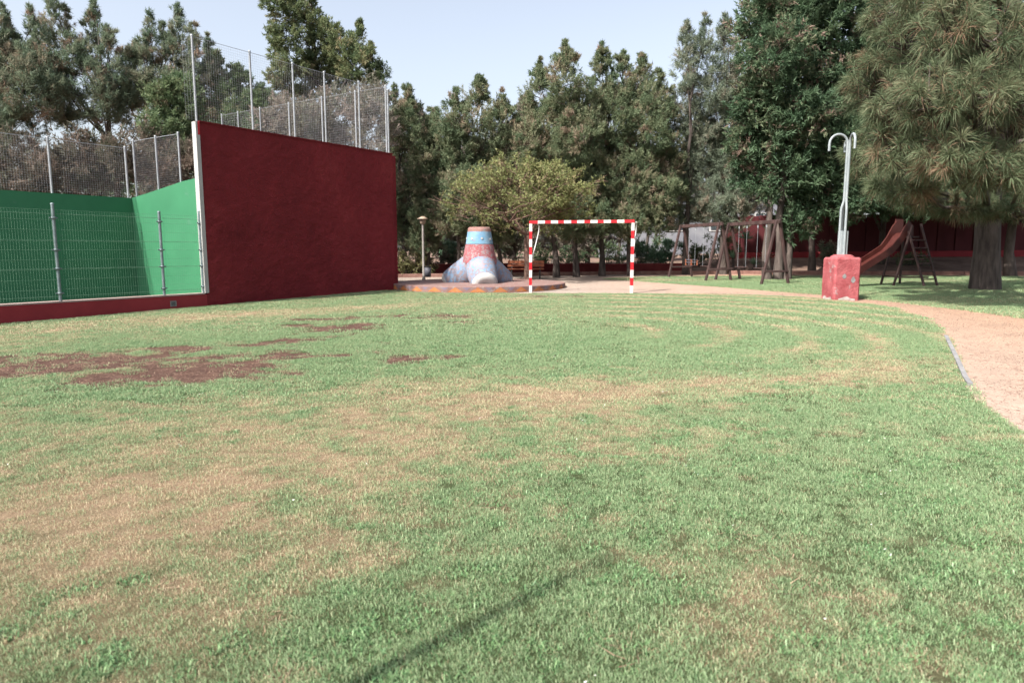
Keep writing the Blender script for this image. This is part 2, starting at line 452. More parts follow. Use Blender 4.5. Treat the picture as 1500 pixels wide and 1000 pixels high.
def sheet_rows(name, ys, x0f, x1f, nx, mats, dz, attrs=None, parent=None):
    Y = np.repeat(ys[:, None], nx, 1)
    t = np.linspace(0, 1, nx)[None, :]
    X = x0f(ys)[:, None] * (1 - t) + x1f(ys)[:, None] * t
    Z = ground_z(X, Y) + dz
    if name == 'lawn':
        sv = soil_val(X.ravel(), Y.ravel()).reshape(X.shape)
        Z = Z - .010 * sv + sv * (fbm(X * 6, Y * 6, 61, 3) - .5) * .02
    V = np.stack([X, Y, Z], -1).reshape(-1, 3)
    ny = len(ys)
    i = np.arange(ny - 1)[:, None] * nx + np.arange(nx - 1)[None, :]
    Fq = np.stack([i, i + 1, i + nx + 1, i + nx], -1).reshape(-1, 4)
    me = bpy.data.meshes.new(name)
    me.vertices.add(len(V)); me.vertices.foreach_set('co', V.reshape(-1).astype(np.float32))
    me.loops.add(Fq.size); me.loops.foreach_set('vertex_index', Fq.reshape(-1).astype(np.int32))
    me.polygons.add(len(Fq)); me.polygons.foreach_set('loop_start', np.arange(0, Fq.size, 4, dtype=np.int32))
    me.polygons.foreach_set('use_smooth', np.ones(len(Fq), bool))
    me.materials.append(mats)
    for k, fn in (attrs or {}).items():
        a = me.attributes.new(k, 'FLOAT', 'POINT')
        a.data.foreach_set('value', fn(V[:, 0], V[:, 1]).astype(np.float32))
    me.update(calc_edges=True)
    o = bpy.data.objects.new(name, me); COL.objects.link(o)
    o['kind'] = 'structure'
    return o

# lawn sheet: thatch and soil under the blades, thatch darkened for shade between them
m, nt, p, out = new_mat('lawn_thatch')
ad = nt.nodes.new('ShaderNodeAttribute'); ad.attribute_name = 'dry'
as_ = nt.nodes.new('ShaderNodeAttribute'); as_.attribute_name = 'soil'
fine = nz(nt, 110, 7, .75, 'World'); med = nz(nt, 9, 5, .65, 'World')
gcol = ramp(nt, fine, [(.35, (.030, .044, .018)), (.65, (.085, .110, .048))])
dcol = ramp(nt, fine, [(.32, (.12, .078, .052)), (.5, (.27, .19, .125)), (.7, (.46, .355, .245))])
lawn_c = mixc(nt, ad.outputs['Fac'], gcol, dcol)
scol = ramp(nt, fine, [(.25, (.032, .019, .016)), (.5, (.068, .040, .033)), (.75, (.14, .085, .068))])
scol = mixc(nt, ramp(nt, med, [(.35, (0, 0, 0)), (.65, (1, 1, 1))]), scol, ramp(nt, fine, [(.3, (.060, .032, .026)), (.7, (.14, .075, .058))]))
nt.links.new(mixc(nt, as_.outputs['Fac'], lawn_c, scol), p.inputs['Base Color'])
p.inputs['Roughness'].default_value = .95; p.inputs['Specular IOR Level'].default_value = .1
bump(nt, p, fine, .9, .03)
M['lawn'] = m

# beaten earth path, orange-pink to the right, paler behind the goal
m, nt, p, out = new_mat('beaten_earth_path')
geo = nt.nodes.new('ShaderNodeNewGeometry')
sep = nt.nodes.new('ShaderNodeSeparateXYZ'); nt.links.new(geo.outputs['Position'], sep.inputs[0])
mr = nt.nodes.new('ShaderNodeMapRange'); mr.inputs[1].default_value = 1.0; mr.inputs[2].default_value = 9.5
nt.links.new(sep.outputs[0], mr.inputs[0])
f1 = nz(nt, 55, 7, .7, 'World'); f2 = nz(nt, 1.6, 5, .6, 'World'); f3 = nz(nt, 7, 6, .7, 'World', stretch=(1, 1, 1))
pale = ramp(nt, f1, [(.3, (.23, .19, .165)), (.7, (.36, .305, .265))])
oran = ramp(nt, f1, [(.28, (.225, .142, .098)), (.7, (.38, .265, .192))])
c = mixc(nt, mr.outputs[0], pale, oran)
c = mixc(nt, 1.0, c, ramp(nt, f2, [(.3, (.84, .84, .84)), (.7, (1.08, 1.06, 1.04))]), 'MULTIPLY')
vo = nt.nodes.new('ShaderNodeTexVoronoi'); vo.feature = 'DISTANCE_TO_EDGE'; vo.inputs['Scale'].default_value = 5.5
mpv = nt.nodes.new('ShaderNodeVectorMath'); mpv.operation = 'MULTIPLY_ADD'
nzc = nt.nodes.new('ShaderNodeTexNoise'); nzc.inputs['Scale'].default_value = 6; nt.links.new(geo.outputs['Position'], nzc.inputs['Vector'])
nt.links.new(nzc.outputs['Color'], mpv.inputs[0]); mpv.inputs[1].default_value = (.25, .25, .25); nt.links.new(geo.outputs['Position'], mpv.inputs[2])
nt.links.new(mpv.outputs[0], vo.inputs['Vector'])
crk = ramp(nt, vo.outputs['Distance'], [(.0, (.8, .8, .8)), (.03, (0, 0, 0))])
crm = ramp(nt, f2, [(.34, (0, 0, 0)), (.5, (1, 1, 1))])
c = mixc(nt, mixc(nt, 1.0, crk, crm, 'MULTIPLY'), c, (.12, .055, .04))
c = mixc(nt, ramp(nt, f3, [(.60, (0, 0, 0)), (.68, (.5, .5, .5))]), c, (.17, .085, .06))
nt.links.new(c, p.inputs['Base Color']); p.inputs['Roughness'].default_value = .95; p.inputs['Specular IOR Level'].default_value = .15
bump(nt, p, f3, .7, .04)
M['path'] = m

# bare planting-bed earth, the sheet that reaches the horizon
m, nt, p, out = new_mat('bed_earth')
f1 = nz(nt, 30, 7, .7, 'World'); f2 = nz(nt, 1.2, 5, .65, 'World')
c = mixc(nt, ramp(nt, f2, [(.35, (0, 0, 0)), (.65, (1, 1, 1))]), ramp(nt, f1, [(.3, (.07, .045, .036)), (.7, (.15, .10, .08))]), ramp(nt, f1, [(.3, (.14, .09, .07)), (.7, (.27, .19, .15))]))
nt.links.new(c, p.inputs['Base Color']); p.inputs['Roughness'].default_value = .95; p.inputs['Specular IOR Level'].default_value = .1
bump(nt, p, f1, .8, .04)
M['earth'] = m

gx = np.concatenate([np.linspace(-400, -40, 19)[:-1], np.linspace(-40, 40, 81), np.linspace(40, 400, 19)[1:]])
gy = np.concatenate([np.linspace(-300, -20, 15)[:-1], np.linspace(-20, 60, 101), np.linspace(60, 600, 19)[1:]])
X, Y = np.meshgrid(gx, gy)
Z = ground_z(X, Y) - .03 + (fbm(X * .6, Y * .6, 4, 3) - .5) * .12 * sstep(31.8, 33, Y)
V = np.stack([X, Y, Z], -1).reshape(-1, 3)
nxx = len(gx)
i = np.arange(len(gy) - 1)[:, None] * nxx + np.arange(nxx - 1)[None, :]
Fq = np.stack([i, i + 1, i + nxx + 1, i + nxx], -1).reshape(-1, 4)
tag(link_mesh('ground', V.tolist(), Fq.tolist(), M['earth'], smooth=True), kind='structure')

KERB = [(-9.5, 29.2), (-4.78, 29.97), (0, 30.6), (4.67, 31.3), (9.37, 31.36), (15, 30.5), (21.75, 29.12), (28, 27.6)]
def kerb_y(x):
    a = np.array(KERB); return np.interp(x, a[:, 0], a[:, 1])
# path sheet in columns of constant x so that it ends at the kerb
xs = np.linspace(-9.4, 27.5, 150)
ny = 160
t = np.linspace(0, 1, ny)[:, None]
y0 = np.where(xs > 3.2, -8.0, 17.0 + 0 * xs)
y0 = np.where(xs < -3.4, np.maximum(22.9, 22.9 + (-3.4 - xs) * .1), y0)
Xp = np.repeat(xs[None, :], ny, 0); Yp = y0[None, :] * (1 - t) + (kerb_y(xs) - .05)[None, :] * t
Zp = ground_z(Xp, Yp) - .012
V = np.stack([Xp, Yp, Zp], -1).reshape(-1, 3)
i = np.arange(ny - 1)[:, None] * 150 + np.arange(149)[None, :]
Fq = np.stack([i, i + 1, i + 151, i + 150], -1).reshape(-1, 4)
tag(link_mesh('path', V.tolist(), Fq.tolist(), M['path'], smooth=True), kind='structure')

ys = np.linspace(-4.0, 21.7, 330)
wob = lambda y: (fbm(np.asarray(y) * 2.2, np.asarray(y) * 0 + 3.3, 6, 3) - .5) * .12
sheet_rows('lawn', ys, lambda y: np.where(y < 12.5, np.minimum(lawn_left(y), -6.5), lawn_left(y)), lambda y: np.maximum(lerp_tab(LAWN_R, y) + wob(y), lawn_left(y) + .02), 190, M['lawn'], 0.0, {'dry': dry_val, 'soil': soil_val})
ys = np.linspace(4.0, 29.1, 200)
isle_dry = lambda x, y: np.clip(.12 + (fbm(x * .9, y * .9, 31, 4) - .5) * .7 + .5 * blob(x, y, 5.4, 26.8, 1.6, 1.2) + .2 * blob(x, y, 10.4, 14.4, .8, 2.5), 0, 1)
isle_soil = lambda x, y: sstep(.55, .75, fbm(x * .8, y * .8, 41, 4) * .6 + .45 * blob(x, y, 6.6, 26.3, 1.4, .9))
ISLE_FAR = lambda x: np.interp(x, [3.8, 5.84, 8.82, 13, 17, 20.6, 27], [28.2, 29.1, 29.3, 28.8, 28.3, 27.4, 26.2])
sheet_rows('swing_lawn', ys, lambda y: lerp_tab(ISLE_L, y) + wob(y + 9) * 1.3, lambda y: np.where(y > 26.2, np.interp(y, [26.2, 27.4, 28.3, 28.8, 29.1], [27, 20.6, 17, 13, 9.5]), 27.0), 170, M['lawn'], 0.0, {'dry': isle_dry, 'soil': isle_soil})

# kerb of long stones between the path and the planting bed
for a, b in zip(KERB[:-1], KERB[1:]):
    n = max(1, int(round(math.dist(a, b) / 1.2)))
    for q in range(n):
        pa = [a[i] + (b[i] - a[i]) * q / n for i in (0, 1)]; pb = [a[i] + (b[i] - a[i]) * (q + 1) / n for i in (0, 1)]
        if q == 0 and a == KERB[0]:
            kerb = empty('kerb', (0, 0, 0)); tag(kerb, kind='structure')
        zz = gz(*pa)
        mb = MB().beam((pa[0], pa[1], gz(*pa) + .02), (pa[0] + (pb[0] - pa[0]) * .992, pa[1] + (pb[1] - pa[1]) * .992, gz(*pb) + .02), .14, .24 + random.uniform(-.01, .01), bev=.015)
        mb.build('kerb_stone', M['kerb'], kerb)

# concrete edging that shows between the lawn and the path
mb = MB()
ey = np.linspace(7.0, 10.6, 22)
for a, b in zip(ey[:-1], ey[1:]):
    xa, xb = float(lerp_tab(LAWN_R, a)), float(lerp_tab(LAWN_R, b))
    mb.beam((xa + .05, a, gz(xa, a) - .035), (xb + .05, b, gz(xb, b) - .035), .05, .11)
tag(mb.build('path_edging', M['concrete']), kind='structure')

# ------------------------------------------------------------------ grass blades (stuff)
def clump(name, n, rad, h0, h1, w, lean, mat, flat=False):
    vs, fs = [], []
    for _ in range(n):
        a = random.uniform(0, 6.283); r = rad * math.sqrt(random.random())
        x, y = r * math.cos(a), r * math.sin(a)
        b = random.uniform(0, 6.283); h = random.uniform(h0, h1); L = lean * random.uniform(.2, 1.1) * h
        dx, dy = math.cos(b), math.sin(b)
        c = random.uniform(0, 6.283)
        sx, sy = math.cos(c) * w / 2, math.sin(c) * w / 2
        k = len(vs)
        if flat:
            z = random.uniform(.003, .012)
            vs += [(x - dx * h / 2 - sx, y - dy * h / 2 - sy, z), (x - dx * h / 2 + sx, y - dy * h / 2 + sy, z), (x + dx * h / 2, y + dy * h / 2, z + random.uniform(0, .012))]
            fs.append((k, k + 1, k + 2))
        else:
            vs += [(x - sx, y - sy, -.006), (x + sx, y + sy, -.006), (x + dx * L * .45 + sx * .8, y + dy * L * .45 + sy * .8, h * .6), (x + dx * L * .45 - sx * .8, y + dy * L * .45 - sy * .8, h * .6), (x + dx * L, y + dy * L, h * (1 - .25 * lean))]
            fs += [(k, k + 1, k + 2, k + 3), (k + 3, k + 2, k + 4)]
    me = bpy.data.meshes.new(name); me.from_pydata(vs, [], fs); me.materials.append(mat); me.update()
    return bpy.data.objects.new(name, me)        # source shape only, never linked to the scene

m, nt, p, out = new_mat('grass_blades')
at = nt.nodes.new('ShaderNodeAttribute'); at.attribute_type = 'INSTANCER'; at.attribute_name = 'dry'
isl = nt.nodes.new('ShaderNodeNewGeometry')
gcol = ramp(nt, isl.outputs['Random Per Island'], [(0, (.100, .185, .084)), (.5, (.20, .31, .15)), (1, (.38, .47, .28))])
dcol = ramp(nt, isl.outputs['Random Per Island'], [(0, (.28, .185, .115)), (.45, (.46, .365, .235)), (1, (.66, .575, .41))])
ma = nt.nodes.new('ShaderNodeMath'); ma.operation = 'SUBTRACT'
rr_ = nt.nodes.new('ShaderNodeMath'); rr_.operation = 'MULTIPLY'; rr_.inputs[1].default_value = 7.31
fr = nt.nodes.new('ShaderNodeMath'); fr.operation = 'FRACT'
nt.links.new(isl.outputs['Random Per Island'], rr_.inputs[0]); nt.links.new(rr_.outputs[0], fr.inputs[0])
nt.links.new(at.outputs['Fac'], ma.inputs[0]); nt.links.new(fr.outputs[0], ma.inputs[1])
mrr = nt.nodes.new('ShaderNodeMapRange'); mrr.inputs[1].default_value = -.18; mrr.inputs[2].default_value = .18
nt.links.new(ma.outputs[0], mrr.inputs[0])
gc = mixc(nt, mrr.outputs[0], gcol, dcol)
nt.links.new(gc, p.inputs['Base Color']); p.inputs['Roughness'].default_value = .55; p.inputs['Specular IOR Level'].default_value = .3
tr = nt.nodes.new('ShaderNodeBsdfTranslucent'); nt.links.new(gc, tr.inputs['Color'])
mx = nt.nodes.new('ShaderNodeMixShader'); mx.inputs[0].default_value = .35
nt.links.new(p.outputs[0], mx.inputs[1]); nt.links.new(tr.outputs[0], mx.inputs[2]); nt.links.new(mx.outputs[0], out.inputs['Surface'])
M['grass'] = m
m, nt, p, out = new_mat('dry_litter')
isl = nt.nodes.new('ShaderNodeNewGeometry')
nt.links.new(ramp(nt, isl.outputs['Random Per Island'], [(0, (.06, .03, .024)), (.5, (.17, .092, .064)), (1, (.36, .25, .17))]), p.inputs['Base Color'])
p.inputs['Roughness'].default_value = .8
M['litter'] = m

def scatter(name, pts, scl, rot, dry, src):
    me = bpy.data.meshes.new(name)
    me.vertices.add(len(pts)); me.vertices.foreach_set('co', pts.reshape(-1).astype(np.float32))
    for k, arr in (('scl', scl), ('rot', rot), ('dry', dry)):
        a = me.attributes.new(k, 'FLOAT', 'POINT'); a.data.foreach_set('value', arr.astype(np.float32))
    me.materials.append(src.data.materials[0])
    o = bpy.data.objects.new(name, me); COL.objects.link(o)
    ng = bpy.data.node_groups.new(name, 'GeometryNodeTree')
    ng.interface.new_socket(name='Geometry', in_out='INPUT', socket_type='NodeSocketGeometry')
    ng.interface.new_socket(name='Geometry', in_out='OUTPUT', socket_type='NodeSocketGeometry')
    N, L = ng.nodes, ng.links
    gi, go = N.new('NodeGroupInput'), N.new('NodeGroupOutput')
    iop = N.new('GeometryNodeInstanceOnPoints'); oi = N.new('GeometryNodeObjectInfo')
    oi.inputs['Object'].default_value = src; oi.inputs['As Instance'].default_value = True
    a1 = N.new('GeometryNodeInputNamedAttribute'); a1.data_type = 'FLOAT'; a1.inputs['Name'].default_value = 'scl'
    a2 = N.new('GeometryNodeInputNamedAttribute'); a2.data_type = 'FLOAT'; a2.inputs['Name'].default_value = 'rot'
    cx = N.new('ShaderNodeCombineXYZ')
    L.new(a2.outputs['Attribute'], cx.inputs[2])
    L.new(gi.outputs[0], iop.inputs['Points']); L.new(oi.outputs['Geometry'], iop.inputs['Instance'])
    L.new(cx.outputs[0], iop.inputs['Rotation']); L.new(a1.outputs['Attribute'], iop.inputs['Scale'])
    L.new(iop.outputs[0], go.inputs[0])
    md = o.modifiers.new('scatter', 'NODES'); md.node_group = ng
    o['kind'] = 'stuff'
    return o

def sample(n, x0, x1, y0, y1):
    return rng.uniform(x0, x1, n), rng.uniform(y0, y1, n)

def in_main(x, y, edge=.04):
    left = np.where(y < 12.5, np.minimum(lawn_left(y), -6.5), lawn_left(y))
    return (x > left) & (x < lerp_tab(LAWN_R, y) + wob(y) + edge) & (y < 21.6)

def in_view(x, y, pad=1.2):
    return np.abs(x) < y * .80 + pad

def grass_zone(name, src, ymin, ymax, dens, scale, label):
    w = ymax * .8 + 1.5
    n = int(dens * 2 * w * (ymax - ymin))
    x, y = sample(n, -w, w, ymin, ymax)
    k = in_main(x, y) & in_view(x, y); x, y = x[k], y[k]
    s = soil_val(x, y); d = dry_val(x, y)
    keep = rng.random(len(x)) > np.maximum(s * .96, .55 * sstep(.45, .95, d))
    x, y, d = x[keep], y[keep], d[keep]
    d = np.clip(d + rng.normal(0, .16, len(x)), 0, 1)
    sc = scale * rng.uniform(.6, 1.15, len(x)) * (1 - .25 * d) * (.78 + .45 * fbm(x * 2.7, y * 2.7, 55, 3))
    pts = np.stack([x, y, ground_z(x, y)], -1)
    o = scatter(name, pts, sc, rng.uniform(0, 6.28, len(x)), d, src)
    return tag(o, label, 'grass')

c1 = clump('grass_clump', 28, .05, .010, .030, .0028, 1.25, M['grass'])
c2 = clump('grass_clump', 38, .085, .010, .030, .0042, 1.25, M['grass'])
c3 = clump('grass_clump', 44, .14, .010, .030, .0075, 1.25, M['grass'])
grass_zone('grass', c1, .9, 6.2, 900, 1.0, 'short patchy green and straw lawn grass nearest the camera')
grass_zone('grass', c2, 6.2, 11.5, 360, 1.05, 'short lawn grass in the middle of the lawn')
grass_zone('grass', c3, 11.5, 21.6, 150, 1.1, 'short lawn grass in front of the goal and the red wall')
# island
x, y = sample(60000, 3.5, 24, 8, 29.3)
k = (x > lerp_tab(ISLE_L, y) - .05) & (y < ISLE_FAR(x)) & in_view(x, y)
x, y = x[k], y[k]
d = isle_dry(x, y); k = rng.random(len(x)) > isle_soil(x, y) * .85; x, y, d = x[k], y[k], d[k]
o = scatter('grass', np.stack([x, y, ground_z(x, y)], -1), rng.uniform(.9, 1.5, len(x)), rng.uniform(0, 6.28, len(x)), d, c3)
tag(o, 'shaded lawn grass under the swings, slide and pine', 'grass')
# dry needles and leaf scraps lying on the bare patches and a few over the lawn
cl = clump('litter_clump', 16, .12, .05, .13, .005, 0, M['litter'], flat=True)
x, y = sample(60000, -9, 6, 2, 19.5)
k = in_main(x, y) & in_view(x, y) & (rng.random(len(x)) < np.maximum(soil_val(x, y) * .45, .012)); x, y = x[k], y[k]
o = scatter('needle_litter', np.stack([x, y, ground_z(x, y) - .002], -1), rng.uniform(.5, 1.1, len(x)), rng.uniform(0, 6.28, len(x)), x * 0, cl)
tag(o, 'dry brown needles and straw lying on the bare soil patches', 'litter')
cl2 = clump('path_litter_clump', 9, .22, .03, .10, .006, 0, M['litter'], flat=True)
x, y = sample(5200, 3.6, 11, 4.5, 20)
k = (x > lerp_tab(LAWN_R, y) + .1) & (x < lerp_tab(ISLE_L, y)) & in_view(x, y) & (rng.random(len(x)) < fbm(x, y, 9, 3) * .9); x, y = x[k], y[k]
o = scatter('path_litter', np.stack([x, y, ground_z(x, y) - .008], -1), rng.uniform(.6, 1.2, len(x)), rng.uniform(0, 6.28, len(x)), x * 0, cl2)
tag(o, 'scattered dry twigs and needles on the orange earth path', 'litter')

# broad-leaved weeds and clover tufts, fallen scraps of leaf and petal over the near lawn
m, nt, p, out = new_mat('clover_leaf')
isl = nt.nodes.new('ShaderNodeNewGeometry')
nt.links.new(ramp(nt, isl.outputs['Random Per Island'], [(0, (.055, .125, .048)), (.6, (.095, .185, .075)), (1, (.16, .25, .11))]), p.inputs['Base Color'])
p.inputs['Roughness'].default_value = .5
M['clover'] = m
cw = clump('weed_clump', 34, .06, .012, .034, .0065, 1.3, M['clover'])
x, y = sample(26000, -8, 6, 1.6, 11)
w_ = fbm(x * 1.7, y * 1.7, 71, 3) + .5 * (.45 - dry_val(x, y))
k = in_main(x, y) & in_view(x, y) & (w_ > .70) & (soil_val(x, y) < .3) & (rng.random(len(x)) < .5); x, y = x[k], y[k]
o = scatter('clover', np.stack([x, y, ground_z(x, y)], -1), rng.uniform(.5, 1.0, len(x)), rng.uniform(0, 6.28, len(x)), x * 0, cw)
tag(o, 'darker clover and weed tufts mixed into the near lawn', 'weeds')
cs = clump('scrap_clump', 2, .10, .008, .018, .009, 0, M['white_bits'], flat=True)
x, y = sample(80, -4, 5, 1.9, 9); k = in_main(x, y) & in_view(x, y); x, y = x[k], y[k]
o = scatter('petal_scraps', np.stack([x, y, ground_z(x, y) + .018], -1), rng.uniform(.5, 1.0, len(x)), rng.uniform(0, 6.28, len(x)), x * 0, cs)
tag(o, 'small pale petals and scraps lying in the grass', 'litter')

cg = clump('grit_clump', 22, .30, .008, .022, .012, 0, M['concrete'], flat=True)
m = surf('path_grit', (.10, .065, .05), (.30, .22, .18), 40, .9, 40, 0, coord='Generated')
cg.data.materials.clear(); cg.data.materials.append(m)
x, y = sample(9000, 3.4, 11, 4.0, 20)
k = (x > lerp_tab(LAWN_R, y) + .06) & (x < lerp_tab(ISLE_L, y)) & in_view(x, y) & (rng.random(len(x)) < .3); x, y = x[k], y[k]
o = scatter('path_grit', np.stack([x, y, ground_z(x, y) - .010], -1), rng.uniform(.6, 1.2, len(x)), rng.uniform(0, 6.28, len(x)), x * 0, cg)
tag(o, 'small grit and pebbles scattered on the earth path', 'gravel')

# ------------------------------------------------------------------ the ball court
def wz(k, w=0.0):
    x, y = along(k, w); return gz(x, y)
def P3(k, w, z):
    x, y = along(k, w); return (x, y, z)
def slab(mb, k0, k1, w0, w1, z0, z1, mi=0, nk=1):
    """box in court coordinates"""
    vs = [P3(k, w, z) for z in (z0, z1) for w in (w0, w1) for k in (k0, k1)]
    return mb.add(vs, [(0, 2, 3, 1), (4, 5, 7, 6), (0, 1, 5, 4), (2, 6, 7, 3), (0, 4, 6, 2), (1, 3, 7, 5)], mi)

RT = 4.5
o = empty('court_wall', P3(3.3, .12, 0)); tag(o, 'tall dark red stucco court wall with white left edge, beneath the high fence', 'wall')
def pc(ob, par):           # parent, keeping world coordinates
    ob.parent = par
    ob.matrix_parent_inverse = Matrix.Translation(par.location).inverted() if par.rotation_euler.z == 0 else (Matrix.Translation(par.location) @ Matrix.Rotation(par.rotation_euler.z, 4, 'Z')).inverted()
    return ob
# red wall: front face as an uneven plaster grid
nk, nzv = 250, 165
vs, fs = [], []
for iz in range(nzv + 1):
    for ik in range(nk + 1):
        k = .02 + 6.68 * ik / nk; z = -.15 + (RT + .15) * iz / nzv
        edge = min(1.0, min(ik, nk - ik) / 2, (nzv - iz) / 2)
        b = ((mnoise.fractal(Vector((k * 5, z * 6, 1.7)), .8, 2.2, 5) * .016) + mnoise.noise(Vector((k * .9, z * .9, 4.0))) * .012) * edge
        vs.append(P3(k, b, z))
for iz in range(nzv):
    for ik in range(nk):
        a = iz * (nk + 1) + ik
        fs.append((a, a + 1, a + nk + 2, a + nk + 1))
mb = MB().add(vs, fs, 0, True)
vb = [P3(k, w, z) for z in (-.15, RT) for w in (0, .14) for k in (.02, 6.70)]
mb.add(vb, [(4, 5, 7, 6), (2, 6, 7, 3), (0, 4, 6, 2), (1, 3, 7, 5)])
pc(mb.build('wall_body', M['stucco']), o)
mb = MB(); slab(mb, -.03, .017, -.012, .142, .46, RT + .003); slab(mb, .017, .07, -.012, -.001, .46, RT - .30)
pc(mb.build('white_edge', M['white_paint']), o)
mb = MB(); slab(mb, .017, .07, -.012, -.001, RT - .298, RT)
pc(mb.build('red_edge_top', M['goal_red']), o)
mb = MB(); slab(mb, .073, 6.71, -.02, .15, RT + .002, RT + .03)
pc(mb.build('coping', M['stucco']), o)

o = empty('court_wall', P3(6.85, 4.5, 0)); tag(o, 'far red end wall of the court, mostly hidden behind the tall front wall', 'wall')
mb = MB(); slab(mb, 6.703, 6.95, .10, 9.2, -.1, RT - .02)
pc(mb.build('wall_body', M['stucco']), o)

o = empty('low_wall', P3(-4, .1, 0)); tag(o, 'low dark red base wall carrying the mesh fence of the green court', 'wall')
mb = MB(); slab(mb, -13, .015, 0.002, .22, -.25, .43)
pc(mb.build('wall_body', M['red_paint']), o)
mb = MB(); slab(mb, -13, -.035, -.006, .23, .432, .462)
pc(mb.build('coping', M['coping']), o)
mb = MB(); slab(mb, -.93, -.78, -.006, .001, .19, .32)
v_ = pc(mb.build('vent', M['concrete']), o)
mb = MB(); slab(mb, -.905, -.805, -.010, -.0065, .215, .295)
for q in range(3): slab(mb, -.90, -.81, -.016, -.0105, .225 + q * .024, .235 + q * .024, 1)
g_ = mb.build('vent_grille', [M['iron'], M['concrete']]); g_.parent = v_

CW = 3.05
o = empty('green_wall', P3(-6, CW, 0)); tag(o, 'long shaded green court wall at the left, behind the mesh fence', 'wall')
mb = MB(); slab(mb, -14, -.002, CW, CW + .22, -.1, 2.85)
pc(mb.build('wall_body', M['green_wall']), o)
o = empty('green_wall', P3(.1, 1.6, 0)); tag(o, 'short sunlit green court wall with sloping top beside the white edge', 'wall')
prof = [(.145, -.1), (CW + .22, -.1), (CW + .22, 2.853), (CW, 2.853), (2.4, 2.93), (1.8, 3.01), (1.2, 3.09), (.7, 3.16), (.145, 3.20)]
mb = MB(); n = len(prof)
vs = [P3(0, w, z) for w, z in prof] + [P3(.22, w, z) for w, z in prof]
mb.add(vs, [tuple(range(n)), tuple(reversed(range(n, 2 * n)))] + [(i, n + i, n + (i + 1) % n, (i + 1) % n) for i in range(n)])
pc(mb.build('wall_body', M['green_wall']), o)
mb = MB(); slab(mb, -13.9, -.001, .23, CW - .002, -.05, .06)
tag(mb.build('court_floor', M['court_floor']), kind='structure')
mb = MB(); slab(mb, .23, 6.69, .27, 9.0, -.05, .06)
tag(mb.build('court_floor', M['court_floor']), kind='structure')

def wire_grid(mb, a, b, z0f, z1, sx, sz, r, fold=None):
    a = Vector((a[0], a[1], 0)); b = Vector((b[0], b[1], 0)); d = b - a; L = d.length; d.normalize(); nrm = Vector((d.y, -d.x, 0))
    n = int(L / sx)
    for i in range(n + 1):
        t = i * L / n; p = a + d * t; z0 = z0f(t / L) if callable(z0f) else z0f
        vs = [p + d * (-r) + Vector((0, 0, z0)), p + d * r + Vector((0, 0, z0)), p + nrm * (r * 1.7) + Vector((0, 0, z0))]
        vs += [v + Vector((0, 0, z1 - z0)) for v in vs]
        mb.add(vs, [(0, 1, 4, 3), (1, 2, 5, 4), (2, 0, 3, 5)])
    z00 = max(z0f(0), z0f(1)) if callable(z0f) else z0f
    m = int((z1 - z00) / sz)
    for j in range(m + 1):
        z = z1 - j * sz
        vs = [a + Vector((0, 0, z - r)) - nrm * r * 1.7, a + Vector((0, 0, z + r)) - nrm * r * 1.7, a + Vector((0, 0, z)) + nrm * r * .4]
        vs += [v + d * L for v in vs]
        mb.add(vs, [(0, 1, 4, 3), (1, 2, 5, 4), (2, 0, 3, 5)])
    return mb

def wire_fence(label, posts, z0f, z1, lead=None, sx=.06, sz=.06, r=.0015, pr=.027):
    """posts: list of (x, y, z0)"""
    o = empty('wire_fence', (posts[0][0], posts[0][1], posts[0][2])); tag(o, label, 'fence')
    for (x, y, z0) in posts:
        mb = MB().tube([(x, y, z0 - .15), (x, y, z1 + .04)], pr, 8)
        mb.lathe([(pr + .004, z1 + .03), (pr + .004, z1 + .06), (.0, z1 + .068)], (x, y, 0), 8)
        pc(mb.build('post', M['galv']), o)
    seq = ([lead] if lead else []) + posts
    for a, b in zip(seq[:-1], seq[1:]):
        d = Vector((b[0] - a[0], b[1] - a[1], 0)).normalized(); off = Vector((d.y, -d.x, 0)) * (pr + .006)
        mb = MB(); wire_grid(mb, (a[0] + off.x, a[1] + off.y), (b[0] + off.x, b[1] + off.y), (lambda t, a=a, b=b: a[2] + (b[2] - a[2]) * t + .02), z1, sx, sz, r)
        w = pc(mb.build('wire_mesh', M['wire']), o); w['kind'] = 'stuff'
    mb = MB()
    for a, b in zip(posts[:-1], posts[1:]):
        mb.tube([(a[0], a[1], z1 + .015), (b[0], b[1], z1 + .015)], .006, 5)
    pc(mb.build('top_wire', M['galv']), o)
    return o

ks = [.06, 1.62, 2.95, 4.05, 5.38, 6.62]
wire_fence('tall wire mesh fence on top of the dark red court wall', [P3(k, .07, RT) for k in ks], RT, 6.42, lead=P3(-.22, .07, RT))
ws = [.35, 1.7, 3.3, 5.0, 6.6, 7.9, 8.9]
wire_fence('second wire fence seen through the tall one, on the far end wall', [P3(6.83, w, RT - .05) for w in ws], RT, 6.62, sx=.08, sz=.08)
bk = [-9.0, -7.2, -5.45, -3.7, -1.85, -.03]
wire_fence('wire mesh fence on top of the long shaded green wall', [P3(k, CW + .11, 2.85) for k in bk], 2.85, 4.12, sx=.055, sz=.055)
dv = [(3.0, 2.85), (1.95, 2.98), (.95, 3.12), (.30, 3.18)]
wire_fence('wire mesh fence climbing along the short sunlit green wall', [P3(.11, w, z) for w, z in dv][:3], 2.85, 4.30, sx=.055, sz=.055)

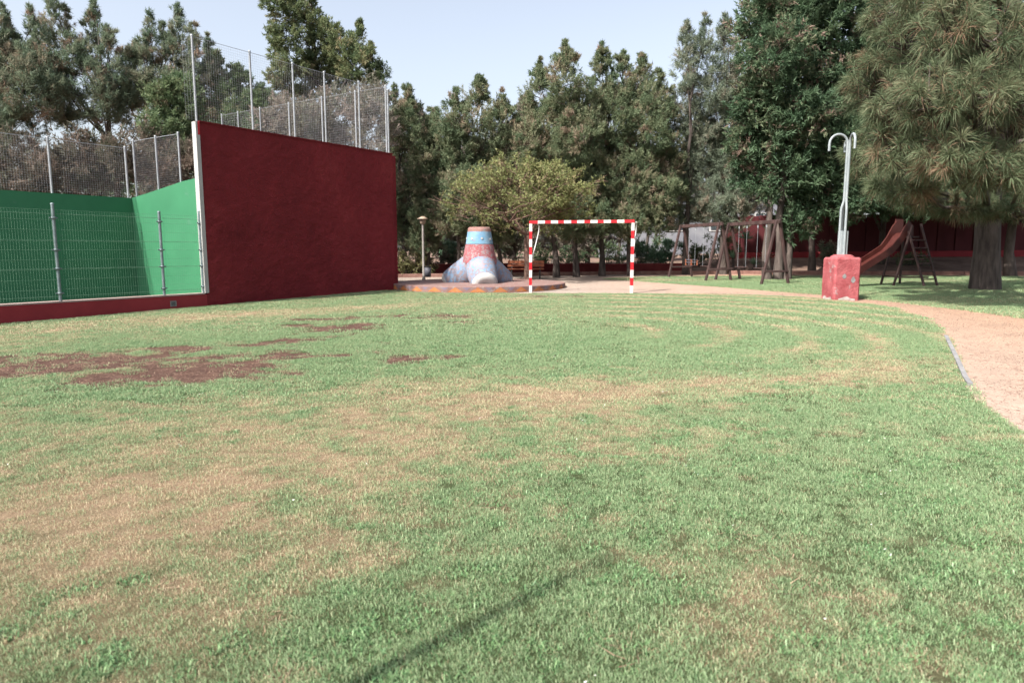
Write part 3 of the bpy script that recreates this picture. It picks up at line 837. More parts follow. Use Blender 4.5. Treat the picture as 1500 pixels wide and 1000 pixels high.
# panel fence on the low wall
o = empty('panel_fence', P3(-3.2, .1, .46)); tag(o, 'welded mesh panel fence with grey posts standing on the low red wall', 'fence')
pk = [-.03, -1.02, -3.22, -5.42, -7.62]
for i, k in enumerate(pk):
    x, y = along(k, .06)
    top = 2.42 if i != 1 else 2.36
    mb = MB().tube([(x, y, .44), (x, y, top)], .03, 10).lathe([(.034, top - .015), (.034, top + .01), (0, top + .022)], (x, y, 0), 10)
    po = pc(mb.build('post', M['post_blue']), o)
    for zc in (.62, 1.12, 1.50, 2.14):
        mb = MB().lathe([(.031, zc - .02), (.045, zc - .02), (.045, zc + .02), (.031, zc + .02)], (x, y, 0), 10)
        slab(mb, k - .075, k + .075, .06 - .006, .06 + .006, zc - .014, zc + .014)
        c_ = mb.build('clamp', M['post_blue']); c_.parent = po
for ka, kb in zip(pk[1:], pk[:-1]):
    a = along(ka + .04, .06); b = along(kb - .04, .06)
    mb = MB(); wire_grid(mb, a, b, .50, 2.30, .05, .2, .0014)
    # folded stiffening ribs
    for zc in (.56, 1.12, 1.68, 2.22):
        d = Vector((b[0] - a[0], b[1] - a[1], 0)); nrm = Vector((d.y, -d.x, 0)).normalized()
        mb.tube([(a[0] + nrm.x * .02, a[1] + nrm.y * .02, zc), (b[0] + nrm.x * .02, b[1] + nrm.y * .02, zc)], .0035, 4, cap=False)
    w = pc(mb.build('wire_mesh', M['wire_green']), o); w['kind'] = 'stuff'

# ------------------------------------------------------------------ goal
def striped(mb, a, b, s, n, first):
    """square bar in n painted bands: 0 red, 1 white"""
    a = Vector(a); b = Vector(b)
    for i in range(n):
        mb.beam(a.lerp(b, i / n), a.lerp(b, (i + 1) / n), s, s, mi=(i + first) % 2, up=(0, 1, 0) if abs((b - a).normalized().z) > .9 else (0, 0, 1))
    return mb
GL = Vector((.555, 20.55, 0)); GR = Vector((3.52, 20.15, 0)); GL.z = gz(GL.x, GL.y); GR.z = gz(GR.x, GR.y)
gdir = (GR - GL).normalized(); gback = Vector((-gdir.y, gdir.x, 0)).normalized()
o = empty('goal', (GL + GR) / 2); tag(o, 'red and white striped handball goal frame without net', 'goal')
gm = [M['goal_red'], M['goal_white']]
H = 2.03
for P in (GL, GR):
    mb = MB(); striped(mb, P + Vector((0, 0, -.02)), P + Vector((0, 0, H)), .085, 9, 1)
    pc(mb.build('post', gm), o)
mb = MB(); zt = Vector((0, 0, H + .0425))
a = GL + zt - gdir * .0425; b = GR + zt + gdir * .0425
L = (b - a).length; x = 0.0
seg = [.25] + [.2, .17] * 6 + [.2, .28]; tot = sum(seg); t0 = 0
for i, s_ in enumerate(seg):
    t1 = t0 + s_ / tot
    mb.beam(a.lerp(b, t0), a.lerp(b, t1), .086, .086, mi=i % 2); t0 = t1
pc(mb.build('crossbar', gm), o)
for P, dx in ((GL, .20), (GR, .10)):
    p0 = P + Vector((0, 0, H + .02)) + gdir * dx * .9
    pts = [p0 + gback * .03, p0 + gback * .30 + Vector((0, 0, -.01)), p0 + gback * .42 + gdir * .03 + Vector((0, 0, -.08)), p0 + gback * .44 + gdir * .02 + Vector((0, 0, -.25))]
    end = P + Vector((0, 0, .82)) + gback * .045
    pts += [pts[-1].lerp(end, t) for t in (.3, .6, 1.0)]
    pc(MB().tube(pts, .017, 8).build('net_bracket', M['goal_white']), o)

# ------------------------------------------------------------------ round platform and painted tetrapod
PC = Vector((-1.12, 23.25, 0)); PT = .415; PR = 2.92; pz = gz(PC.x, PC.y)
o = empty('round_platform', (PC.x, PC.y, pz)); tag(o, 'low round concrete platform edged with painted orange triangles', 'platform')
mb = MB().lathe([(0, PT), (PR - .02, PT), (PR, PT - .015), (PR, PT - .24)], (PC.x, PC.y, 0), 108, smooth=False)
body = mb.build('platform_body', [M['pl_side'], M['pl_top']])
for f in body.data.polygons:
    if f.normal.z > .5: f.material_index = 1
pc(body, o)
nt_ = 27
for i in range(nt_):
    a0 = 2 * math.pi * (i + .4) / nt_
    for (half, mat, up, off, rr_) in ((.5, M['tri_orange'], True, 0, .004), (.5, M['tri_grey'], False, .5, .003)):
        da = 2 * math.pi / nt_
        ac = a0 + off * da
        vs = []
        z0, z1 = PT - .165, PT - .022
        pts = [(-.36, z0), (0, z0), (.36, z0), (.18, (z0 + z1) / 2), (0, z1), (-.18, (z0 + z1) / 2)] if up else [(-.2, z1), (0, z1), (.2, z1), (.1, (z0 + z1) / 2 + .02), (0, z0 + .04), (-.1, (z0 + z1) / 2 + .02)]
        for (ta, z) in pts:
            ang = ac + ta * da
            vs.append((PC.x + (PR + rr_) * math.cos(ang), PC.y + (PR + rr_) * math.sin(ang), z))
        for (ta, z) in pts:
            ang = ac + ta * da
            vs.append((PC.x + (PR - .004) * math.cos(ang), PC.y + (PR - .004) * math.sin(ang), z))
        fs = [tuple(range(6)) if up else tuple(reversed(range(6)))] + [(j, j + 6, (j + 1) % 6 + 6, (j + 1) % 6) for j in range(6)]
        pc(MB().add(vs, fs).build('painted_triangle', mat), o)

o = empty('concrete_tetrapod', (PC.x + .02, PC.y, PT)); tag(o, 'painted blue and red four-legged concrete tetrapod on the round platform', 'play sculpture')
TC = Vector((PC.x + .02, PC.y, PT + .70))
prof = [(.40, -.30, 3), (.58, -.12, 3), (.60, .0, 3), (.565, .12, 3), (.53, .26, 3), (.50, .40, 3), (.475, .53, 3), (.462, .565, 4), (.458, .585, 1), (.425, .80, 1), (.395, .985, 0), (.385, 1.05, 0), (.37, 1.115, 0), (.33, 1.14, 0), (.12, 1.145, 0), (0, 1.12, 0)]
leg = pc(MB().lathe(prof, TC, 40).build('leg', [M['tp_rim'], M['tp_blue'], M['tp_white'], M['tp_red'], M['tp_line']]), o)
leg['label'] = 'upright leg with red mottled base, blue band and white dots'
for k in range(7):
    a = -math.pi / 2 + (k - 3) * .80 + .25
    r = .432 + .005; c = TC + Vector((math.cos(a) * r, math.sin(a) * r, .74 + .02 * (k % 2)))
    q = Vector((math.cos(a), math.sin(a), .16)).to_track_quat('Z', 'Y').to_matrix().to_4x4()
    d_ = MB().lathe([(.042, -.01), (.042, .004), (.03, .006), (0, .006)], n=10, M=Matrix.Translation(c) @ q).build('painted_dot', M['tp_white'])
    d_.parent = leg
for az in (-78, 42, 162):
    d = Vector((math.cos(R(az)) * math.cos(R(31)), math.sin(R(az)) * math.cos(R(31)), -math.sin(R(31))))
    q = d.to_track_quat('Z', 'Y').to_matrix().to_4x4()
    prof = [(.47, -.1, 0), (.50, .1, 0), (.515, .30, 0), (.50, .60, 0), (.465, .95, 0), (.44, 1.16, 0), (.43, 1.20, 1), (.405, 1.28, 1), (.36, 1.34, 1), (.27, 1.365, 1), (.12, 1.34, 1), (0, 1.32, 1)]
    pc(MB().lathe(prof, n=36, M=Matrix.Translation(TC - Vector((0, 0, .09))) @ q).build('leg', [M['tp_blue_leg'], M['tp_white']]), o)

# ------------------------------------------------------------------ bench, lamp, bin
bx, by = .56, 28.1; bz = gz(bx, by)
o = empty('park_bench', (bx, by, bz), R(-4)); tag(o, 'orange timber park bench right behind the painted tetrapod', 'bench')
for q in range(3):
    MB().box((0, -.18 + q * .14, .40), (1.5, .12, .035), bev=.008).build('seat_plank', M['bench_wood'], o)
for q in range(2):
    MB().box((0, .20 + q * .03, .54 + q * .14), (1.5, .032, .115), bev=.008).build('back_plank', M['bench_wood'], o)
for s_ in (-1, 1):
    mb = MB().beam((s_ * .58, -.2, 0), (s_ * .58, -.18, .38), .05, .05, up=(0, 1, 0)).beam((s_ * .58, .2, 0), (s_ * .58, .16, .38), .05, .05, up=(0, 1, 0)).beam((s_ * .58, .17, .38), (s_ * .58, .26, .74), .045, .03, up=(0, 1, 0)).beam((s_ * .58, -.22, .37), (s_ * .58, .19, .37), .05, .03)
    mb.build('leg', M['iron'], o)

lx, ly = -3.44, 26.7; lz = gz(lx, ly)
o = empty('lamp_post', (lx, ly, lz)); tag(o, 'slim lamp post with mushroom head beside the red wall', 'lamp post')
MB().lathe([(.07, 0), (.07, .1), (.048, .14), (.042, 2.2), (.042, 2.24)], n=12).build('pole', M['lamp_pole'], o)
MB().lathe([(.05, 2.18), (.11, 2.24), (.13, 2.36), (.12, 2.38)], n=16).build('lamp_glass', M['lamp_head'], o)
MB().lathe([(.02, 2.36), (.21, 2.385), (.215, 2.40), (.12, 2.45), (.05, 2.49), (0, 2.495)], n=20).build('lamp_shade', M['lamp_head'], o)
o = empty('litter_bin', (lx + .17, ly - .05, lz)); tag(o, 'small dark litter bin fixed at the foot of the lamp post', 'bin')
MB().lathe([(0, .17), (.12, .17), (.135, .58), (.12, .58), (.108, .2), (0, .2)], n=16).build('bin_body', M['bin'], o)
MB().lathe([(.137, .55), (.148, .55), (.148, .585), (.137, .585)], n=16).build('bin_rim', M['iron'], o)
MB().tube([(-.13, .04, 0), (-.13, .04, .62)], .015, 8).beam((-.13, .03, .45), (-.02, 0, .45), .03, .03).build('bin_stand', M['iron'], o)

# ------------------------------------------------------------------ pipe post on the pink plinth
qx, qy = 8.38, 17.45; qz = gz(qx, qy)
o = empty('hook_post', (qx, qy, qz), R(2)); tag(o, 'pale blue hooked pipe post standing on a chipped pink-red plinth', 'pipe post')
s_ = .335
vs, fs = [], []
levels = [-.1, 0, .06, .3, .55, .8, 1.02, 1.06]
out_ = []
for li, z in enumerate(levels):
    i_ = .03 if li == len(levels) - 1 else 0
    ring = []
    c = .05
    base = [(s_, -s_ + c), (s_, 0), (s_, s_ - c), (s_ - c, s_), (0, s_), (-s_ + c, s_), (-s_, s_ - c), (-s_, 0), (-s_, -s_ + c), (-s_ + c, -s_), (-.1, -s_), (.1, -s_), (s_ - c, -s_)]
    for (x, y) in base:
        j = .006
        ring.append((x * (1 - i_ / s_) + random.uniform(-j, j), y * (1 - i_ / s_) + random.uniform(-j, j), z + random.uniform(-j, j)))
    vs += ring
n = 13
for li in range(len(levels) - 1):
    for k in range(n):
        fs.append((li * n + k, li * n + (k + 1) % n, (li + 1) * n + (k + 1) % n, (li + 1) * n + k))
fs.append(tuple(range(n * (len(levels) - 1), n * len(levels))))
mb = MB().add(vs, fs)
mb.build('plinth', M['plinth'], o)
mb = MB(); mb.lathe([(.30, 1.045), (.27, 1.09), (.20, 1.13), (0, 1.14)], n=14)
mb.build('plinth_cap', M['plinth'], o)
mb = MB(); ring = []
for k in range(24):
    a = 2 * math.pi * k / 24; rr = (s_ + .012) / max(abs(math.cos(a)), abs(math.sin(a)))
    ring.append((min(rr, .43) * math.cos(a), min(rr, .43) * math.sin(a)))
vs = [(x * 1.02, y * 1.02, -.1) for x, y in ring] + [(x * .985, y * .985, random.uniform(.02, .10)) for x, y in ring]
mb.add(vs, [(k, (k + 1) % 24, 24 + (k + 1) % 24, 24 + k) for k in range(24)])
mb.build('plaster_skirt', M['plinth_base'], o)
for (px_, pz_, sc_) in ((-.09, .60, 1.0), (.14, .50, 1.35)):
    n = 9; rr = [random.uniform(.6, 1.15) for _ in range(n)]
    vs = [(px_ + .05 * sc_ * rr[k] * math.cos(6.283 * k / n), -s_ - .010, pz_ + .065 * sc_ * rr[k] * math.sin(6.283 * k / n)) for k in range(n)]
    vs += [(x_, -s_ + .02, z_) for x_, y_, z_ in vs]
    MB().add(vs, [tuple(range(n))] + [(k, n + k, n + (k + 1) % n, (k + 1) % n) for k in range(n)]).build('bare_patch', M['concrete'], o)
MB().box((-.015, 0, 1.42), (.19, .17, .60), bev=.01).build('sleeve', M['pipe'], o)
for (ang, hk) in ((178, .225), (258, .20), (88, .09)):
    dx, dy = math.cos(R(ang)), math.sin(R(ang))
    pr_ = .031
    pts = [(dx * .105, dy * .105, 1.1), (dx * .105, dy * .105, 2.22), (dx * .10, dy * .10, 2.28), (dx * .05, dy * .05, 2.46), (dx * .045, dy * .045, 2.54), (dx * .045, dy * .045, 3.86)]
    for k in range(1, 10):
        t = math.pi * k / 9
        pts.append((dx * (.045 + hk - hk * math.cos(t)), dy * (.045 + hk - hk * math.cos(t)), 3.86 + hk * math.sin(t)))
    pts.append((dx * (.045 + 2 * hk), dy * (.045 + 2 * hk), 3.68))
    MB().tube(pts, pr_, 10).build('pipe', M['pipe'], o)

# ------------------------------------------------------------------ swing frames and swings
SD = Vector((.26, -.965, 0)).normalized(); SA = Vector((.965, .26, 0)).normalized()
def swing_set(label, A, L, top):
    A = Vector((*A, 0)); B = A + SD * L
    o = empty('swing_set', ((A.x + B.x) / 2, (A.y + B.y) / 2, gz((A.x + B.x) / 2, (A.y + B.y) / 2)))
    tag(o, label, 'swing frame', 'timber swing frames')
    pc(MB().beam(A + Vector((0, 0, top)) - SD * .12, B + Vector((0, 0, top)) + SD * .12, .09, .13, bev=.01).build('beam', M['dark_wood']), o)
    for Q in (A, B):
        feet = []
        for s in (-1, 1):
            f = Q + SA * s * .56; f.z = gz(f.x, f.y)
            tp = Q + SA * s * .055 + Vector((0, 0, top + .06))
            pc(MB().beam(f - Vector((0, 0, .1)), tp, .085, .085, up=SD, bev=.01).build('leg', M['dark_wood']), o); feet.append((f, tp))
        l = [f.lerp(t, .20) for f, t in feet]
        pc(MB().beam(l[0] + SD * .05 - SA * .03, l[1] + SD * .05 + SA * .03, .03, .07, bev=.006).build('cross_brace', M['dark_wood']), o)
    return A, B
def swing(label, A, B, t, top, baby=False, z_seat=.52, grp='swings hanging from the timber frames'):
    c = A.lerp(B, t); gzc = gz(c.x, c.y)
    o = empty('swing', (c.x, c.y, gzc), math.atan2(SD.y, SD.x)); tag(o, label, 'swing', grp)
    zt = top - gzc - .06; w = .25
    for s in (-1, 1):
        mb = MB()
        mb.tube([(s * w, 0, zt - .12), (s * w, 0, z_seat)], .004, 5, cap=False)
        nl = int((zt - z_seat) / .045)
        for i in range(nl):
            z = z_seat + i * .045
            mb.box((s * w, 0, z + .022), (.013 if i % 2 else .005, .005 if i % 2 else .013, .036))
        ch = mb.build('chain', M['galv'], o)
        MB().box((s * w, 0, zt - .06), (.05, .03, .12), bev=.006).build('hanger', M['galv'], ch)
    if not baby:
        MB().box((0, 0, z_seat - .01), (.56, .2, .04), bev=.012).build('seat', M['dark_wood'], o)
    else:
        MB().box((0, 0, z_seat - .01), (.50, .30, .035), bev=.01).build('seat', M['dark_wood'], o)
        for sx in (-1, 1):
            for sy in (-1, 1):
                MB().beam((sx * .22, sy * .13, z_seat - .02), (sx * .22, sy * .13, z_seat + .24), .035, .035, up=(0, 1, 0)).build('seat_post', M['bench_wood'], o)
        for sy in (-1, 1):
            for zz in (.12, .22):
                MB().beam((-.24, sy * .13, z_seat + zz), (.24, sy * .13, z_seat + zz), .03, .03).build('guard_rail', M['bin'], o)
        for sx in (-1, 1):
            MB().beam((sx * .22, -.13, z_seat + .22), (sx * .22, .13, z_seat + .22), .03, .03).build('guard_rail', M['bin'], o)
A, B = swing_set('farther dark timber A-frame swing, left of the pair', (7.05, 28.7), 2.9, 2.46)
swing('toddler swing with guard rails on the left swing frame', A, B, .30, 2.46, True)
swing('plain chain swing on the left swing frame, nearest the right frame', A, B, .68, 2.46)
A, B = swing_set('nearer dark timber A-frame swing, right of the pair', (8.35, 26.5), 2.9, 2.46)
swing('plain chain swing at the far end of the right swing frame', A, B, .30, 2.46)
swing('plain chain swing at the near end of the right swing frame', A, B, .70, 2.46)

# ------------------------------------------------------------------ slide
sx_, sy_ = 13.05, 22.9; sz_ = gz(sx_, sy_)
o = empty('slide', (sx_, sy_, sz_), math.atan2(-.37, -.93)); tag(o, 'timber playground slide with faded red chute and ladder', 'slide')
MB().box((0, 0, 1.58), (.55, .60, .05), bev=.008).build('platform', M['dark_wood'], o)
cl_ = [(-.05, 1.70), (.15, 1.72), (.32, 1.62), (.55, 1.36), (.80, 1.14), (1.3, .90), (2.2, .48), (2.6, .30), (2.9, .27)]
for nm in ('chute_bed', 'chute_side', 'chute_side'):
    if nm == 'chute_bed':
        vs = [(x, y, z) for x, z in cl_ for y in (-.21, .21)] + [(x, y, z - .04) for x, z in cl_ for y in (-.21, .21)]
        n = len(cl_); k = 2 * n
        fs = [(2 * i, 2 * i + 1, 2 * i + 3, 2 * i + 2) for i in range(n - 1)] + [(k + 2 * i, k + 2 * i + 2, k + 2 * i + 3, k + 2 * i + 1) for i in range(n - 1)]
        MB().add(vs, fs).build(nm, M['slide_red'], o); side = -1
    else:
        y0, y1 = (side * .21, side * .25)
        hh = [.22, .38, .32, .22, .17, .15, .14, .13, .12]
        vs = []
        for (x, z), h_ in zip(cl_, hh):
            vs += [(x, y0, z - .08), (x, y1, z - .08), (x + .03, y1, z + h_), (x + .03, y0, z + h_)]
        fs = [(4 * i + a, 4 * i + (a + 1) % 4, 4 * i + 4 + (a + 1) % 4, 4 * i + 4 + a) for i in range(len(cl_) - 1) for a in range(4)] + [(0, 1, 2, 3), tuple(4 * len(cl_) - 1 - q for q in range(4))]
        MB().add(vs, fs).build(nm, M['slide_red'], o); side = 1
vs = [(-.30, -.36, 1.56), (.20, -.36, 1.56), (.08, -.36, 2.18), (-.26, -.36, 2.18), (-.30, -.33, 1.56), (.20, -.33, 1.56), (.08, -.33, 2.18), (-.26, -.33, 2.18)]
MB().add(vs, [(3, 2, 1, 0), (4, 5, 6, 7), (0, 1, 5, 4), (1, 2, 6, 5), (2, 3, 7, 6), (3, 0, 4, 7)]).build('side_panel', M['slide_red'], o)
MB().beam((.14, .33, 1.95), (.85, .36, -.05), .06, .06, up=(0, 1, 0), bev=.006).build('leg', M['dark_wood'], o)
MB().beam((.14, -.30, 1.70), (.55, -.36, -.05), .06, .06, up=(0, 1, 0), bev=.006).build('leg', M['dark_wood'], o)
MB().beam((-.26, -.30, 1.70), (-.34, -.36, -.05), .06, .06, up=(0, 1, 0), bev=.006).build('leg', M['dark_wood'], o)
for s in (-1, 1):
    MB().beam((s * .27 - .04, .28, 2.0 if s < 0 else 1.75), (s * .30 - .10, .98, -.05), .06, .06, up=(1, 0, 0), bev=.006).build('ladder_rail', M['dark_wood'], o)
for q in range(6):
    z = .22 + q * .25; t = (2.0 - z) / 2.05
    MB().box((-.06 - .03 * t, .28 + .70 * t, z), (.56, .085, .035), bev=.006).build('rung', M['dark_wood'], o)
for z in (.28, .86):
    t = (1.95 - z) / 2.0
    MB().beam((.14 + .71 * t, .37, z), (-.05, .30 + .70 * (2.0 - z) / 2.05, z), .03, .055, bev=.004).build('cross_brace', M['dark_wood'], o)
MB().beam((.50, -.36, .30), (.76, .36, .30), .03, .055, bev=.004).build('cross_brace', M['dark_wood'], o)

# ------------------------------------------------------------------ red boundary walls behind the planting bed
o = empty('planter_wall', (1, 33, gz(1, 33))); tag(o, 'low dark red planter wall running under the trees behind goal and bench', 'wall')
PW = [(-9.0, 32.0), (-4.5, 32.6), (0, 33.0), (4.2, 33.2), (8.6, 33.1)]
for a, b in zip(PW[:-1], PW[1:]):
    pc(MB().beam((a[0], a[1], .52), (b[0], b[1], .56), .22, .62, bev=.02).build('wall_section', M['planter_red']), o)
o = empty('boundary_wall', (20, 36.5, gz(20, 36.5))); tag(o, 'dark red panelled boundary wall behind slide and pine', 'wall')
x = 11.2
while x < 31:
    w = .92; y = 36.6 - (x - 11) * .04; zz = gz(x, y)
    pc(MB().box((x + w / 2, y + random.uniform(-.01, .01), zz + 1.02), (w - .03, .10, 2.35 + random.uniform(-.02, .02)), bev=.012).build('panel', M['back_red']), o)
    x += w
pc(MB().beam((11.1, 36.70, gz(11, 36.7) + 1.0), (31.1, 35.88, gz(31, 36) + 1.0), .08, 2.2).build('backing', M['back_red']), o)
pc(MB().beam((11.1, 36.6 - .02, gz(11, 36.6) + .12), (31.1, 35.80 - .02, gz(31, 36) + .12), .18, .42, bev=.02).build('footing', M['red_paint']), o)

# pale house beyond the trees
o = empty('house', (13, 49, gz(13, 49))); tag(o, 'pale house wall glimpsed between trunks behind the swings', 'house')
hz = gz(13, 49)
pc(MB().box((13, 50.5, hz + 1.8), (13, 4, 4.2)).build('wall', M['house_white']), o)
pc(MB().box((13, 50.5, hz + 4.0), (13.5, 4.5, .25), bev=.03).build('roof', M['concrete']), o)
for q in range(4):
    wx = 8.3 + q * 3.1
    f_ = pc(MB().box((wx, 48.49, hz + 2.2), (1.3, .08, 1.3), bev=.01).build('window_frame', M['goal_white']), o)
    for s in (-1, 1):
        g_ = MB().box((wx + s * .29, 48.44, hz + 2.2), (.52, .02, 1.14)).build('pane', M['glass']); g_.parent = f_

# thin post standing left of the camera; its shadow crosses the foreground
o = empty('thin_pole', (-2.30, .50, gz(-2.3, .5))); tag(o, 'slim pole left of the camera whose shadow crosses the foreground grass', 'pole')
MB().lathe([(.06, 0), (.055, .5), (.018, 4.1)], n=10).build('pole_shaft', M['galv'], o)
MB().lathe([(.022, 4.1), (.022, 4.14), (0, 4.16)], n=10).build('pole_cap', M['iron'], o)

